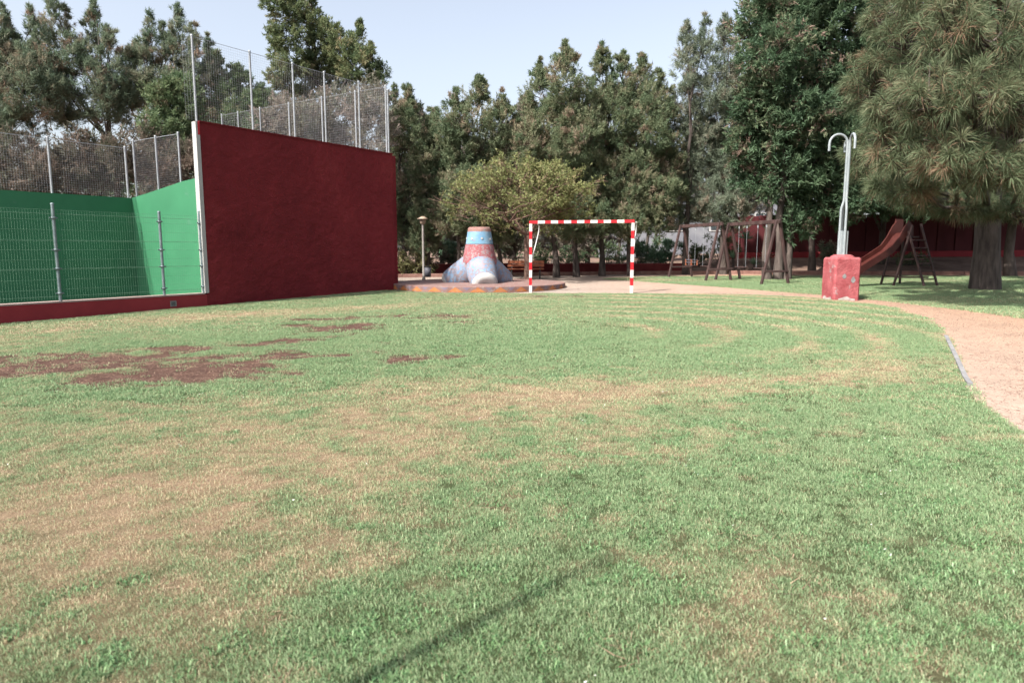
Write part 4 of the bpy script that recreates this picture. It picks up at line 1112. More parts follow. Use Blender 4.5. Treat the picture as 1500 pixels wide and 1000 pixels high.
TREES = [
 ('feathery_tree', 'feathery grey-green tree cut by the left picture edge, behind the green court', [(-20.01, 26)], [(-19.91, 26.22, 8.6, 1.56, 1.56, 0), (-18.69, 26.44, 9.14, 0.42, 1.14, 1), (-18.32, 26.53, 8.44, 0.68, 1.04, 1), (-17.91, 26.8, 9.36, 0.31, 0.99, 1), (-17.49, 26.43, 8.42, 0.57, 0.94, 1), (-19.22, 26.76, 8.26, 0.78, 1.04, 1), (-19.03, 25.15, 6.69, 1.69, 1.3, 0), (-17.95, 25.94, 7.33, 1.3, 1.09, 0), (-21.36, 26.8, 5.4, 1.56, 1.04, 0), (-18.69, 26.27, 6.06, 1.04, 0.73, 0), (-17.68, 26.72, 8.0, 0.91, 0.91, 0)], 'feather'),
 ('feathery_tree', 'feathery tree with limbs leaning left, tallest thin tips left of the court fence', [(-15.86, 28)], [(-17.37, 27.3, 10.01, 0.42, 0.95, 1), (-18.19, 27.94, 9.19, 0.56, 1.12, 1), (-17.08, 27.54, 9.21, 0.56, 1.23, 1), (-16.48, 28.08, 9.31, 0.5, 1.23, 1), (-16.31, 28.13, 10.19, 0.25, 0.73, 1), (-16.37, 27.12, 8.22, 0.95, 0.95, 1), (-15.52, 27.49, 8.64, 0.56, 1.29, 1), (-15.52, 27.6, 7.71, 0.9, 0.78, 0), (-15.39, 28.75, 8.44, 0.73, 1.06, 1), (-17.35, 28.48, 7.38, 0.84, 0.62, 0), (-17.76, 27.39, 7.78, 0.9, 1.01, 0), (-18.07, 28.53, 6.72, 0.73, 0.5, 0), (-15.85, 27.35, 6.76, 0.67, 0.5, 0), (-15.5, 28.21, 7.32, 0.67, 0.62, 0)], 'feather'),
 ('feathery_tree', 'loose feathery tree with two pointed tips just left of the tall fence corner', [(-15.0, 29)], [(-14.27, 28.33, 9.48, 0.35, 1.16, 1), (-14.41, 28.1, 8.47, 0.7, 1.16, 1), (-13.79, 29.67, 10.21, 0.35, 1.16, 1), (-13.49, 28.48, 8.82, 0.64, 1.28, 1), (-13.84, 28.49, 9.01, 0.41, 1.16, 1), (-14.79, 29.87, 8.22, 0.87, 0.87, 0), (-15.56, 29.67, 7.9, 0.81, 0.75, 0), (-12.73, 28.62, 9.04, 0.46, 1.33, 1), (-13.62, 29.83, 8.21, 0.75, 0.99, 0), (-15.72, 29.07, 7.09, 0.75, 0.64, 0), (-12.48, 29.32, 8.63, 0.52, 1.33, 1), (-14.99, 28.47, 8.69, 0.46, 0.99, 1)], 'feather'),
 ('bushy_tree', 'bright green rounded tree above the green court corner, left of white edge', [(-11.41, 23.5)], [(-11.59, 24.29, 6.51, 0.7, 0.89, 0), (-11.87, 23.84, 5.57, 0.66, 0.7, 0), (-11.07, 24.34, 5.73, 0.52, 0.89, 0), (-11.48, 24.21, 5.02, 0.7, 0.59, 0)], 'green'),
 ('juniper_tree', 'dry brownish juniper behind the wire fence at the left picture edge', [(-14.01, 20)], [(-13.7, 19.64, 3.8, 0.9, 0.76, 0), (-14.65, 19.75, 3.72, 0.8, 0.76, 0), (-12.78, 19.4, 3.68, 0.7, 0.68, 0), (-13.86, 19.36, 3.02, 1.0, 0.5, 0)], 'brown'),
 ('juniper_tree', "dry brownish juniper behind the middle bay of the green wall's fence", [(-12.44, 20.5)], [(-12.01, 19.72, 3.99, 0.78, 0.66, 0), (-11.7, 20.14, 3.76, 0.72, 0.66, 0), (-13.14, 20.69, 3.62, 0.72, 0.61, 0), (-10.88, 19.61, 4.07, 0.61, 0.57, 0)], 'brown'),
 ('juniper_tree', 'dry brownish juniper behind the fence over the sunlit green wall', [(-11.43, 22.5)], [(-11.91, 22.82, 4.17, 0.72, 0.68, 0), (-10.83, 22.21, 4.2, 0.72, 0.72, 0), (-10.04, 22.16, 4.3, 0.56, 0.81, 0), (-11.77, 23.07, 4.86, 0.56, 0.49, 0)], 'brown'),
 ('juniper_tree', 'green juniper seen through the first bays of the tall court fence', [(-12.13, 30)], [(-12.51, 29.97, 8.1, 0.84, 1.44, 1), (-11.44, 29.67, 7.62, 0.96, 1.32, 1), (-10.6, 29.97, 7.12, 0.9, 1.14, 1), (-12.21, 30.37, 6.63, 1.35, 1.05, 0), (-10.63, 29.2, 6.02, 1.05, 0.9, 0), (-13.43, 30.86, 7.0, 0.75, 1.2, 0)], 'green'),
 ('clumpy_tree', 'tallest tree in clumpy tufts rising high above the tall court fence', [(-9.11, 33)], [(-10.19, 32.14, 12.29, 0.86, 0.86, 0), (-9.73, 33.45, 13.21, 0.73, 0.86, 0), (-9.32, 33.62, 12.07, 0.73, 0.79, 0), (-10.15, 32.13, 11.08, 0.73, 0.73, 0), (-8.71, 33.52, 11.34, 0.86, 0.79, 0), (-7.73, 32.76, 10.43, 0.86, 0.86, 0), (-7.04, 33.14, 11.08, 0.49, 0.79, 1), (-7.04, 32.12, 9.7, 0.86, 0.79, 0), (-6.37, 32.18, 10.07, 0.4, 0.59, 1), (-6.17, 32.43, 9.03, 0.59, 0.46, 0), (-9.06, 33.82, 10.35, 0.92, 0.73, 0), (-9.93, 32.45, 10.05, 0.86, 0.66, 0), (-11.11, 33.46, 10.8, 0.43, 0.46, 0), (-8.36, 33.77, 9.65, 0.92, 0.59, 0), (-10.06, 33.8, 9.35, 1.12, 0.86, 0), (-10.67, 32.72, 9.4, 0.66, 0.73, 0), (-5.96, 32.74, 9.62, 0.3, 0.36, 0)], 'clump'),
 ('juniper_tree', 'greyish brown juniper filling the fence bays above the red wall', [(-7.59, 28.5)], [(-8.57, 28.54, 6.46, 1.43, 0.97, 0), (-7.14, 29.0, 6.94, 1.25, 1.08, 0), (-5.51, 27.79, 6.46, 0.8, 1.25, 0), (-5.86, 28.95, 7.47, 0.8, 0.68, 0), (-7.9, 29.04, 5.72, 1.43, 0.85, 0), (-9.59, 29.15, 6.7, 1.0, 0.85, 0)], 'brownl'),
 ('juniper_tree', 'narrow juniper directly right of the red court wall', [(-4.69, 31), (-3.86, 31)], [(-4.38, 30.17, 6.82, 0.87, 1.36, 1), (-5.25, 31.8, 6.13, 0.74, 1.49, 0), (-3.77, 30.26, 5.33, 0.87, 1.43, 0), (-3.37, 30.71, 6.26, 0.56, 1.24, 1), (-5.18, 31.2, 7.36, 0.5, 1.12, 1), (-4.68, 31.75, 3.69, 1.05, 1.3, 0), (-3.63, 30.71, 2.88, 0.74, 0.93, 0), (-5.02, 31.76, 2.31, 0.81, 0.87, 0), (-4.15, 31.08, 1.99, 0.81, 0.81, 0), (-5.27, 30.66, 3.77, 0.56, 1.24, 0), (-3.31, 30.67, 4.06, 0.56, 1.12, 0)], 'juniper'),
 ('juniper_tree', 'three-tipped juniper behind and above the painted tetrapod', [(-2.39, 30), (-1.34, 30), (-0.45, 30)], [(-2.33, 29.42, 6.97, 0.6, 1.08, 1), (-1.35, 29.24, 7.32, 0.72, 1.14, 1), (-0.43, 29.37, 6.74, 0.66, 1.08, 1), (-2.13, 30.34, 5.48, 1.08, 1.26, 0), (-0.66, 30.89, 5.5, 1.14, 1.26, 0), (0.17, 29.39, 6.05, 0.6, 0.96, 1), (-1.72, 29.19, 3.8, 1.26, 1.08, 0), (-0.3, 30.88, 3.78, 1.08, 1.02, 0), (-2.8, 30.06, 4.3, 0.66, 1.2, 0), (-2.5, 29.83, 2.98, 0.84, 0.9, 0), (-1.46, 29.53, 2.54, 0.9, 0.78, 0), (-0.36, 30.17, 2.56, 0.78, 0.78, 0), (-1.05, 30.59, 4.79, 0.9, 1.02, 0), (-2.55, 29.92, 6.27, 0.48, 0.9, 0), (-0.15, 29.86, 4.85, 0.6, 0.9, 0), (0.57, 29.2, 3.38, 0.72, 0.84, 0)], 'juniper'),
 ('juniper_tree', "dense juniper with stacked pointed tufts left of the goal crossbar's middle", [(1.91, 29.5), (2.79, 29.5)], [(1.16, 30.25, 8.25, 0.59, 1.06, 1), (2.14, 28.66, 8.42, 0.77, 1.18, 1), (3.13, 29.49, 7.45, 0.59, 0.89, 0), (1.46, 30.11, 6.53, 1.0, 1.18, 0), (2.57, 28.84, 5.97, 1.12, 1.24, 0), (0.69, 29.92, 7.25, 0.41, 0.83, 1), (1.78, 30.31, 4.55, 1.36, 1.24, 0), (2.92, 29.73, 3.84, 1.0, 1.06, 0), (1.48, 30.02, 3.14, 0.94, 0.83, 0), (2.41, 28.79, 2.65, 1.0, 0.77, 0), (3.21, 29.38, 5.08, 0.71, 1.0, 0), (0.7, 28.87, 5.7, 0.59, 1.0, 0), (2.03, 30.12, 7.43, 0.77, 0.89, 0), (3.39, 29.13, 2.81, 0.77, 0.77, 0)], 'juniper'),
 ('juniper_tree', "broad juniper of four pointed tips above the goal's right post", [(3.97, 30.2), (5.26, 30.2)], [(3.75, 30.12, 8.88, 0.51, 1.09, 1), (4.8, 31.1, 8.89, 0.6, 1.09, 1), (5.66, 30.83, 8.66, 0.6, 1.15, 1), (6.47, 31.06, 7.85, 0.6, 1.27, 1), (4.37, 30.12, 6.81, 1.03, 1.27, 0), (5.74, 30.18, 6.2, 1.09, 1.27, 0), (6.77, 30.61, 5.37, 0.66, 1.21, 0), (4.87, 30.16, 4.54, 1.39, 1.21, 0), (6.2, 29.82, 3.85, 1.03, 1.03, 0), (4.14, 30.03, 3.14, 0.91, 0.85, 0), (5.1, 29.56, 2.77, 0.97, 0.79, 0), (6.35, 29.98, 2.7, 0.79, 0.79, 0), (3.93, 31.08, 5.73, 0.79, 1.09, 0), (5.23, 31.03, 7.9, 0.72, 0.91, 0), (7.02, 30.43, 3.75, 0.66, 0.91, 0), (4.22, 30.2, 7.87, 0.6, 0.91, 0), (5.78, 29.91, 7.25, 0.66, 0.91, 0)], 'juniper'),
 ('cypress_tree', 'pale grey-green cypress with slanting plumes right of the open sky', [(7.87, 31), (9.57, 31)], [(7.38, 30.26, 9.36, 0.47, 1.43, 1), (8.18, 30.59, 9.78, 0.47, 1.43, 1), (9.32, 31.51, 10.15, 0.53, 1.36, 1), (7.94, 31.66, 7.97, 0.62, 1.49, 1), (8.74, 30.75, 7.79, 0.81, 1.49, 0), (9.88, 31.51, 8.44, 0.68, 1.4, 1), (8.42, 31.49, 5.87, 0.74, 1.3, 0), (9.53, 31.35, 5.56, 0.87, 1.3, 0), (7.64, 31.3, 4.86, 0.62, 1.18, 0), (7.15, 31.47, 7.11, 0.4, 1.4, 1), (9.95, 30.75, 4.07, 0.74, 0.93, 0), (8.01, 31.37, 3.52, 0.81, 0.81, 0), (8.86, 30.61, 3.76, 0.81, 0.81, 0), (10.12, 30.97, 5.27, 0.68, 1.12, 0), (9.45, 31.49, 6.82, 0.74, 1.24, 0), (8.2, 31.34, 6.8, 0.68, 1.24, 0), (9.8, 30.63, 3.02, 0.62, 0.62, 0)], 'cypress'),
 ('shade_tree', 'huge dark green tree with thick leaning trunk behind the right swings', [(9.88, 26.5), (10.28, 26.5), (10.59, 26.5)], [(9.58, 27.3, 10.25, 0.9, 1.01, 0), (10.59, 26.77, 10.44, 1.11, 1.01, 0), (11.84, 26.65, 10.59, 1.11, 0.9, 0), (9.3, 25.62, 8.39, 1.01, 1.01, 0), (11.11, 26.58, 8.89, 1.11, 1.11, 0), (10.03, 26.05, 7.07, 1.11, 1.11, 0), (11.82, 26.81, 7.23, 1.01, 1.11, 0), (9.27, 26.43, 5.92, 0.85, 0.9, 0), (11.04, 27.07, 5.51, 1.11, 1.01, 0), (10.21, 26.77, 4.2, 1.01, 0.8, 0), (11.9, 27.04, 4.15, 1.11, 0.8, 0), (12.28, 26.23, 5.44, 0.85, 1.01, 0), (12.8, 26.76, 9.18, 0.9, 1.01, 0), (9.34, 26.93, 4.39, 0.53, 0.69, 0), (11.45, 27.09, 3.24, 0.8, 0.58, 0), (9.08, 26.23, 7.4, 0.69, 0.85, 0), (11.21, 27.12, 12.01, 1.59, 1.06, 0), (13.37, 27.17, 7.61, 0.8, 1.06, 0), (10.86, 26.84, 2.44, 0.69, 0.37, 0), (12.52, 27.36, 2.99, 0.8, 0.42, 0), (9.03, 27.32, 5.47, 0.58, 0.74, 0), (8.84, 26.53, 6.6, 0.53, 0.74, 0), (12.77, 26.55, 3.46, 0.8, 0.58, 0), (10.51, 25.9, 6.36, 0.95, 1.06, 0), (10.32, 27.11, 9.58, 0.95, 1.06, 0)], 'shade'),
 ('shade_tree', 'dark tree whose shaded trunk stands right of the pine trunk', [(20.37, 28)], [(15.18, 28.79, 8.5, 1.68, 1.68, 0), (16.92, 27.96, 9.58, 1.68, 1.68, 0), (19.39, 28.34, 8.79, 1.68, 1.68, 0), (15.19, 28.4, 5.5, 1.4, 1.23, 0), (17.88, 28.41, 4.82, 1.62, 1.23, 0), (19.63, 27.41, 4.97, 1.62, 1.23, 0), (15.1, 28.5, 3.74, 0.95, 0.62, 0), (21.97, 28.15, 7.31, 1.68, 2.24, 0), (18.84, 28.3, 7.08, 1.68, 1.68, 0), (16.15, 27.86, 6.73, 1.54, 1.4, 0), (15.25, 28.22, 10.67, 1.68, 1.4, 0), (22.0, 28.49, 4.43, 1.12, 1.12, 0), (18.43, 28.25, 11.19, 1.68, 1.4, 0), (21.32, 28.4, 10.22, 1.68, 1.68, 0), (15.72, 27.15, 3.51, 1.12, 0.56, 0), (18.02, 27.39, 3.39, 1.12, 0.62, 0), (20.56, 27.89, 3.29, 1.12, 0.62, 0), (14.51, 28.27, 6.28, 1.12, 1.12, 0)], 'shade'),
 ('shade_tree', 'dark tree added to shade the red boundary wall, behind the slide', [(18.24, 34)], [(15.82, 33.49, 5.9, 1.36, 1.16, 0), (18.04, 34.33, 6.17, 1.36, 1.22, 0), (19.83, 34.24, 5.99, 1.36, 1.16, 0), (16.59, 33.18, 4.11, 1.09, 0.68, 0), (18.99, 33.95, 4.01, 1.16, 0.61, 0), (17.78, 33.51, 8.1, 1.5, 1.5, 0), (15.36, 33.2, 8.35, 1.36, 1.36, 0)], 'shade'),  # added for the shade its crown casts on the boundary wall
 ('shade_tree', 'dark tree added to shade the red boundary wall at the right picture edge', [(26.85, 34)], [(21.12, 33.34, 5.72, 1.36, 1.16, 0), (23.28, 33.67, 5.92, 1.36, 1.22, 0), (25.06, 33.43, 5.89, 1.36, 1.16, 0), (20.99, 33.45, 4.13, 1.09, 0.68, 0), (22.78, 33.16, 3.95, 1.16, 0.61, 0), (25.64, 33.94, 4.01, 1.16, 0.61, 0), (21.84, 33.78, 8.16, 1.5, 1.5, 0), (24.72, 34.2, 8.56, 1.5, 1.5, 0), (27.91, 34.16, 6.31, 1.5, 1.7, 0)], 'shade'),  # added crown, keeps the right stretch of the wall in shadow
 ('shade_tree', 'dark tree added behind the huge leaning one to shade the boundary wall', [(13.99, 32)], [(10.94, 31.53, 8.0, 1.15, 1.15, 0), (12.9, 32.73, 8.86, 1.15, 1.15, 0), (13.79, 31.1, 7.92, 1.15, 1.15, 0), (11.45, 31.83, 5.98, 1.09, 1.09, 0), (13.22, 31.6, 5.8, 1.15, 1.09, 0), (15.04, 31.84, 5.68, 1.09, 1.09, 0), (11.93, 31.31, 10.55, 1.28, 1.28, 0)], 'shade'),  # added, mostly out of sight, to shade the wall's left part
 ('juniper_tree', 'shadowy juniper of the second row between red wall and tetrapod', [(-5.15, 37), (-3.68, 37)], [(-5.87, 37.6, 5.72, 1.33, 1.67, 0), (-3.95, 36.77, 5.28, 1.33, 1.67, 0), (-4.99, 36.16, 2.77, 1.33, 1.33, 0), (-3.67, 37.2, 2.45, 1.33, 1.18, 0), (-4.75, 36.27, 7.12, 0.96, 1.48, 1)], 'brownl'),
 ('juniper_tree', 'shadowy juniper of the second row behind the small umbrella tree', [(-1.47, 37), (0.18, 37)], [(-1.81, 37.08, 5.66, 1.33, 1.85, 0), (-0.18, 36.71, 5.97, 1.33, 1.85, 0), (-1.83, 37.15, 2.63, 1.33, 1.26, 0), (0.0, 37.82, 2.46, 1.33, 1.26, 0), (0.55, 37.57, 7.85, 0.89, 1.48, 1)], 'brownl'),
 ('juniper_tree', 'shadowy juniper of the second row behind the middle of the goal', [(2.21, 37), (4.05, 37)], [(1.8, 36.85, 5.64, 1.33, 1.85, 0), (3.66, 37.56, 6.07, 1.33, 1.85, 0), (2.21, 37.26, 2.63, 1.33, 1.26, 0), (3.81, 36.76, 2.44, 1.33, 1.26, 0), (4.23, 36.36, 7.64, 0.89, 1.48, 1)], 'brownl'),
 ('juniper_tree', 'shadowy juniper of the second row right of the goal', [(5.86, 38), (7.56, 38)], [(5.59, 38.17, 5.78, 1.37, 1.9, 0), (7.44, 38.11, 5.96, 1.37, 1.9, 0), (5.74, 38.82, 2.87, 1.22, 1.14, 0), (8.92, 38.84, 5.49, 0.99, 1.52, 0)], 'brownl'),
 ('cypress_tree', 'grey cypress of the second row behind the swings', [(12.28, 38)], [(10.8, 38.2, 6.15, 1.14, 1.9, 0), (12.49, 37.73, 6.45, 1.14, 1.9, 0), (13.29, 38.71, 4.36, 1.14, 1.29, 0), (10.59, 37.1, 3.53, 0.99, 0.76, 0), (13.84, 37.29, 5.69, 1.14, 1.52, 0)], 'cypress'),
]
PINE = [(8.05, 15, 3.68, 0.54, 0.57), (8.12, 15, 4.59, 0.54, 0.6), (8.88, 15.5, 2.82, 0.5, 0.31), (8.72, 16.5, 3.04, 0.4, 0.26), (9.48, 18.8, 5.9, 0.75, 0.85), (9.33, 17, 6.26, 0.82, 0.82), (8.82, 14.5, 5.95, 0.72, 0.72), (9.54, 14.2, 5.6, 0.71, 0.71), (9.69, 18.2, 4.66, 0.76, 0.73), (8.21, 14, 4.58, 0.67, 0.64), (9.03, 13.8, 4.54, 0.66, 0.63), (9.91, 13.8, 4.35, 0.69, 0.76), (9.38, 18.8, 3.88, 0.53, 0.6), (9.82, 17.5, 3.55, 0.7, 0.56), (8.72, 14, 3.4, 0.64, 0.56), (9.62, 14, 3.2, 0.64, 0.56), (10.53, 14, 3.0, 0.64, 0.62), (9.64, 16.5, 7.6, 0.99, 0.82), (11.02, 16.5, 7.75, 0.99, 0.82), (11.18, 17.5, 2.62, 0.53, 0.32), (11.96, 17.5, 2.54, 0.46, 0.28), (12.38, 17, 2.43, 0.58, 0.34), (10.0, 17, 2.84, 0.44, 0.31), (12.04, 16, 6.12, 0.88, 0.96), (9.82, 18.5, 7.51, 0.81, 0.81), (11.04, 19, 4.71, 0.84, 0.76), (12.98, 20, 4.88, 0.96, 0.88), (15.28, 21, 4.85, 1.01, 1.01), (10.3, 19.5, 6.06, 0.86, 0.86), (12.42, 20, 6.92, 1.1, 1.0), (15.55, 22, 7.46, 1.21, 1.21), (15.26, 19, 4.89, 1.14, 1.33), (14.33, 18, 2.66, 0.72, 0.54), (16.07, 20, 8.36, 1.6, 1.6), (14.03, 20, 9.95, 1.8, 1.2)]

# ------------------------------------------------------------------ trees
def unit(v):
    return v / np.maximum(np.linalg.norm(v, axis=-1, keepdims=True), 1e-9)

def leaves(C, Dn, Ln, Wd, tint, n_leaf, ll, lw, spread=.8, droop=0.0):
    """C centres (N,3), Dn directions, Ln/Wd spray length and width -> (N*n,4,3) leaf faces and tints"""
    N = len(C)
    t = rng.random((N, n_leaf, 1))
    rad = unit(rng.normal(size=(N, n_leaf, 3))) * rng.random((N, n_leaf, 1)) ** .5
    base = C[:, None] + Dn[:, None] * (t - .35) * Ln[:, None, None] + rad * Wd[:, None, None] * (1 - .65 * t)
    d = unit(Dn[:, None] + rng.normal(size=(N, n_leaf, 3)) * spread + np.array([0, 0, -droop]))
    s = unit(np.cross(d, rng.normal(size=(N, n_leaf, 3))))
    L = ll * rng.uniform(.6, 1.25, (N, n_leaf, 1)); W = lw * rng.uniform(.6, 1.25, (N, n_leaf, 1))
    v = np.stack([base - s * W * .5, base + s * W * .5, base + d * L], 2)
    ti = np.clip(tint[:, None] + rng.normal(0, .10, (N, n_leaf)), 0, 1)
    return v.reshape(-1, 3, 3), ti.reshape(-1)

STY = {   # lumps per m2, clusters per lump, leaves per cluster, leaf length, leaf width, up, lump size, tint mean, tint var, bark, material, dry share, depth stretch
 'feather': (5.2, 9, 22, .16, .026, .9, .34, .40, .20, 'bark', 'leaf_feather', .06, 1.1),
 'green': (8.0, 12, 15, .15, .046, .5, .36, .38, .18, 'bark', 'leaf_green', .05, 1.1),
 'brown': (6.0, 10, 15, .16, .038, .55, .38, .45, .25, 'bark', 'leaf_brown', .2, 1.1),
 'brownl': (5.4, 10, 14, .18, .046, .55, .38, .45, .25, 'bark', 'leaf_brownl', .2, 1.1),
 'clump': (6.5, 11, 18, .13, .042, .45, .28, .42, .20, 'bark', 'leaf_clump', .08, 1.1),
 'juniper': (7.0, 11, 22, .135, .032, .8, .31, .42, .22, 'bark', 'leaf_juniper', .05, 1.35),
 'cypress': (6.5, 9, 20, .17, .027, .9, .34, .40, .20, 'bark', 'leaf_cypress', .05, 1.1),
 'far': (4.2, 8, 9, .30, .10, .2, .50, .40, .22, 'bark', 'leaf_shade', .1, 1.0),
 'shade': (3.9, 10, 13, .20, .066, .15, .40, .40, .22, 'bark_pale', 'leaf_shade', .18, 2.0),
}

def puff_leaves(pf, st):
    lm, ncl, nlf, ll, lw, upb, ls, tm, tv, bk, mt, br, dst = STY[st]
    V, T, lumps_all = [], [], []
    for (x, y, z, rx, rz, pk) in pf:
        area = 4 * math.pi * ((rx * rx) ** 1.6 / 3 + 2 * (rx * rz) ** 1.6 / 3) ** (1 / 1.6)
        n = max(8, int(lm * area * .62 * dst ** .6))
        u = unit(rng.normal(size=(n, 3)))
        r = rng.uniform(.35, 1.0, (n, 1)) ** .6
        q = u * r
        if pk:
            up = np.clip(q[:, 2:3], -.3, 1)
            q[:, :2] *= np.clip(1 - .52 * up, .06, 1.2)
            q[:, 2] = np.where(q[:, 2] > 0, q[:, 2] * 1.25, q[:, 2])
            na = max(6, n // 4)          # a continuous leader up to the tip
            q[:na, 2] = np.linspace(.2, rng.uniform(.92, 1.15), na); q[:na, :2] = rng.normal(0, .10, (na, 2)) * (1.5 - np.linspace(0, 1, na))[:, None]
        c = np.array([x, y, z]) + q * np.array([rx, rx * dst, rz])
        size = ls * rng.uniform(.55, 1.35, n)
        if pk: size *= np.clip(1.0 - .60 * q[:, 2], .26, 1.1)
        lumps_all.append((c, size))
        # clusters inside each lump
        cu = unit(rng.normal(size=(n, ncl, 3))) * rng.random((n, ncl, 1)) ** .45
        cc = c[:, None] + cu * size[:, None, None] * np.array([1, 1, .9])
        outw = unit(q * np.array([1 / rx, 1 / rx, 1 / rz]) + 1e-6)
        dn = unit(outw[:, None] * .55 + cu * .5 + np.array([0, 0, upb]) + rng.normal(size=(n, ncl, 3)) * .25)
        tl = np.clip(rng.normal(tm, tv, (n, 1)) + rng.normal(0, .1, (n, ncl)), 0, .88)
        dead = rng.random((n, 1)) < br
        tl = np.where(dead, rng.uniform(.8, 1.0, (n, ncl)), tl)
        v, t = leaves(cc.reshape(-1, 3), dn.reshape(-1, 3), np.repeat(size * .75, ncl), np.repeat(size * .34, ncl), tl.reshape(-1), nlf, ll, lw)
        V.append(v); T.append(t)
    return np.concatenate(V), np.concatenate(T), lumps_all

def curve_pts(a, b, sag=.15, n=6, wob=.06):
    a = Vector(a); b = Vector(b); L = (b - a).length
    mid = a.lerp(b, .5) + Vector((random.uniform(-1, 1), random.uniform(-1, 1), 0)) * L * wob + Vector((0, 0, -L * sag))
    out = []
    for i in range(n + 1):
        t = i / n
        p = a * (1 - t) ** 2 + mid * 2 * t * (1 - t) + b * t * t
        if 0 < i < n: p += Vector((random.uniform(-1, 1), random.uniform(-1, 1), random.uniform(-1, 1))) * L * .012
        out.append(p)
    return out

def make_tree(name, label, stems, pf, st, stem_r=None, cat='tree', grp=None):
    bx = sum(s[0] for s in stems) / len(stems); by = sum(s[1] for s in stems) / len(stems)
    o = empty(name, (bx, by, gz(bx, by))); tag(o, label, cat, grp)
    V, T, lumps = puff_leaves(pf, st)
    pc(quads_mesh('crown', V, M[STY[st][10]], None, T, 3), o)
    zs = [p[2] for p in pf]; ztop = max(p[2] + p[4] * .5 for p in pf); zlow = min(zs)
    mb = MB()
    base_r = stem_r or (.07 + .011 * (ztop)) / (len(stems) ** .35)
    forks = []
    for (sx, sy) in stems:
        g = gz(sx, sy)
        near = sorted(pf, key=lambda p: abs(p[0] - sx) - .25 * p[2])[:3]
        tx = sum(p[0] for p in near) / 3; ty = sum(p[1] for p in near) / 3; tz = max(p[2] for p in near)
        pts = curve_pts((sx, sy, g - .15), (tx, ty, tz), 0, 9, .05)
        rad = [base_r * (1.35 if i == 0 else 1) * (1 - .86 * (i / 9) ** .9) for i in range(10)]
        mb.tube(pts, rad, 9)
        forks.append((pts, rad))
    for p in pf:
        pts, rad = min(forks, key=lambda f: abs(f[0][4].x - p[0]))
        c = Vector(p[:3]); i = max(2, min(7, int(1 + 8 * max(0, (c.z - pts[0].z - 1.2 * p[4] - abs(c.x - pts[4].x) * .6)) / max(.5, pts[-1].z - pts[0].z))))
        r0 = rad[i] * .62
        br = curve_pts(pts[i], c + Vector((0, 0, p[4] * .4)), .06, 6, .05)
        mb.tube(br, [max(.012, r0 * (1 - .8 * k / 6)) for k in range(7)], 6, cap=False)
    # thin side branches out to the foliage lumps
    for (c, size), p in zip(lumps, pf):
        for q in range(0, len(c), 6):
            b = Vector(c[q]); a = Vector((p[0], p[1], min(p[2], b.z) - abs(b.x - p[0]) * .35))
            mb.tube(curve_pts(a, b, .05, 3, .05), [.02, .016, .011, .006], 3, cap=False)
    pc(mb.build('trunk', M[STY[st][9]]), o)
    return o

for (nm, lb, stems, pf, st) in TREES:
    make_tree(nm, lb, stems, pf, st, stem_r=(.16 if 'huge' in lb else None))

# small broadleaf tree with fine orange-brown branches, behind the tetrapod and goal
def branch(mb, tips, p, d, L, r, depth, spread, twigs):
    n = 4; pts = [p.copy()]; rr = [r]
    for i in range(n):
        d = (d + Vector((random.uniform(-1, 1), random.uniform(-1, 1), random.uniform(-.6, .8))) * .16).normalized()
        p = p + d * L / n
        pts.append(p.copy()); rr.append(r * (1 - .38 * (i + 1) / n))
    mb.tube(pts, rr, 6 if depth > 2 else 4, cap=False)
    if depth <= 2: tips.extend([pts[2], pts[3]])
    if depth == 0:
        tips.append(p); return
    k = random.choice((2, 3, 3)) if depth > 1 else 3
    for q in range(k):
        ax = Vector((random.uniform(-1, 1), random.uniform(-1, 1), random.uniform(-.25, .35))).normalized()
        nd = (d * (1 - spread) + ax * spread * 1.1 + Vector((0, 0, .06))).normalized()
        branch(mb, tips, p, nd, L * random.uniform(.66, .86), r * .62, depth - 1, spread, twigs)

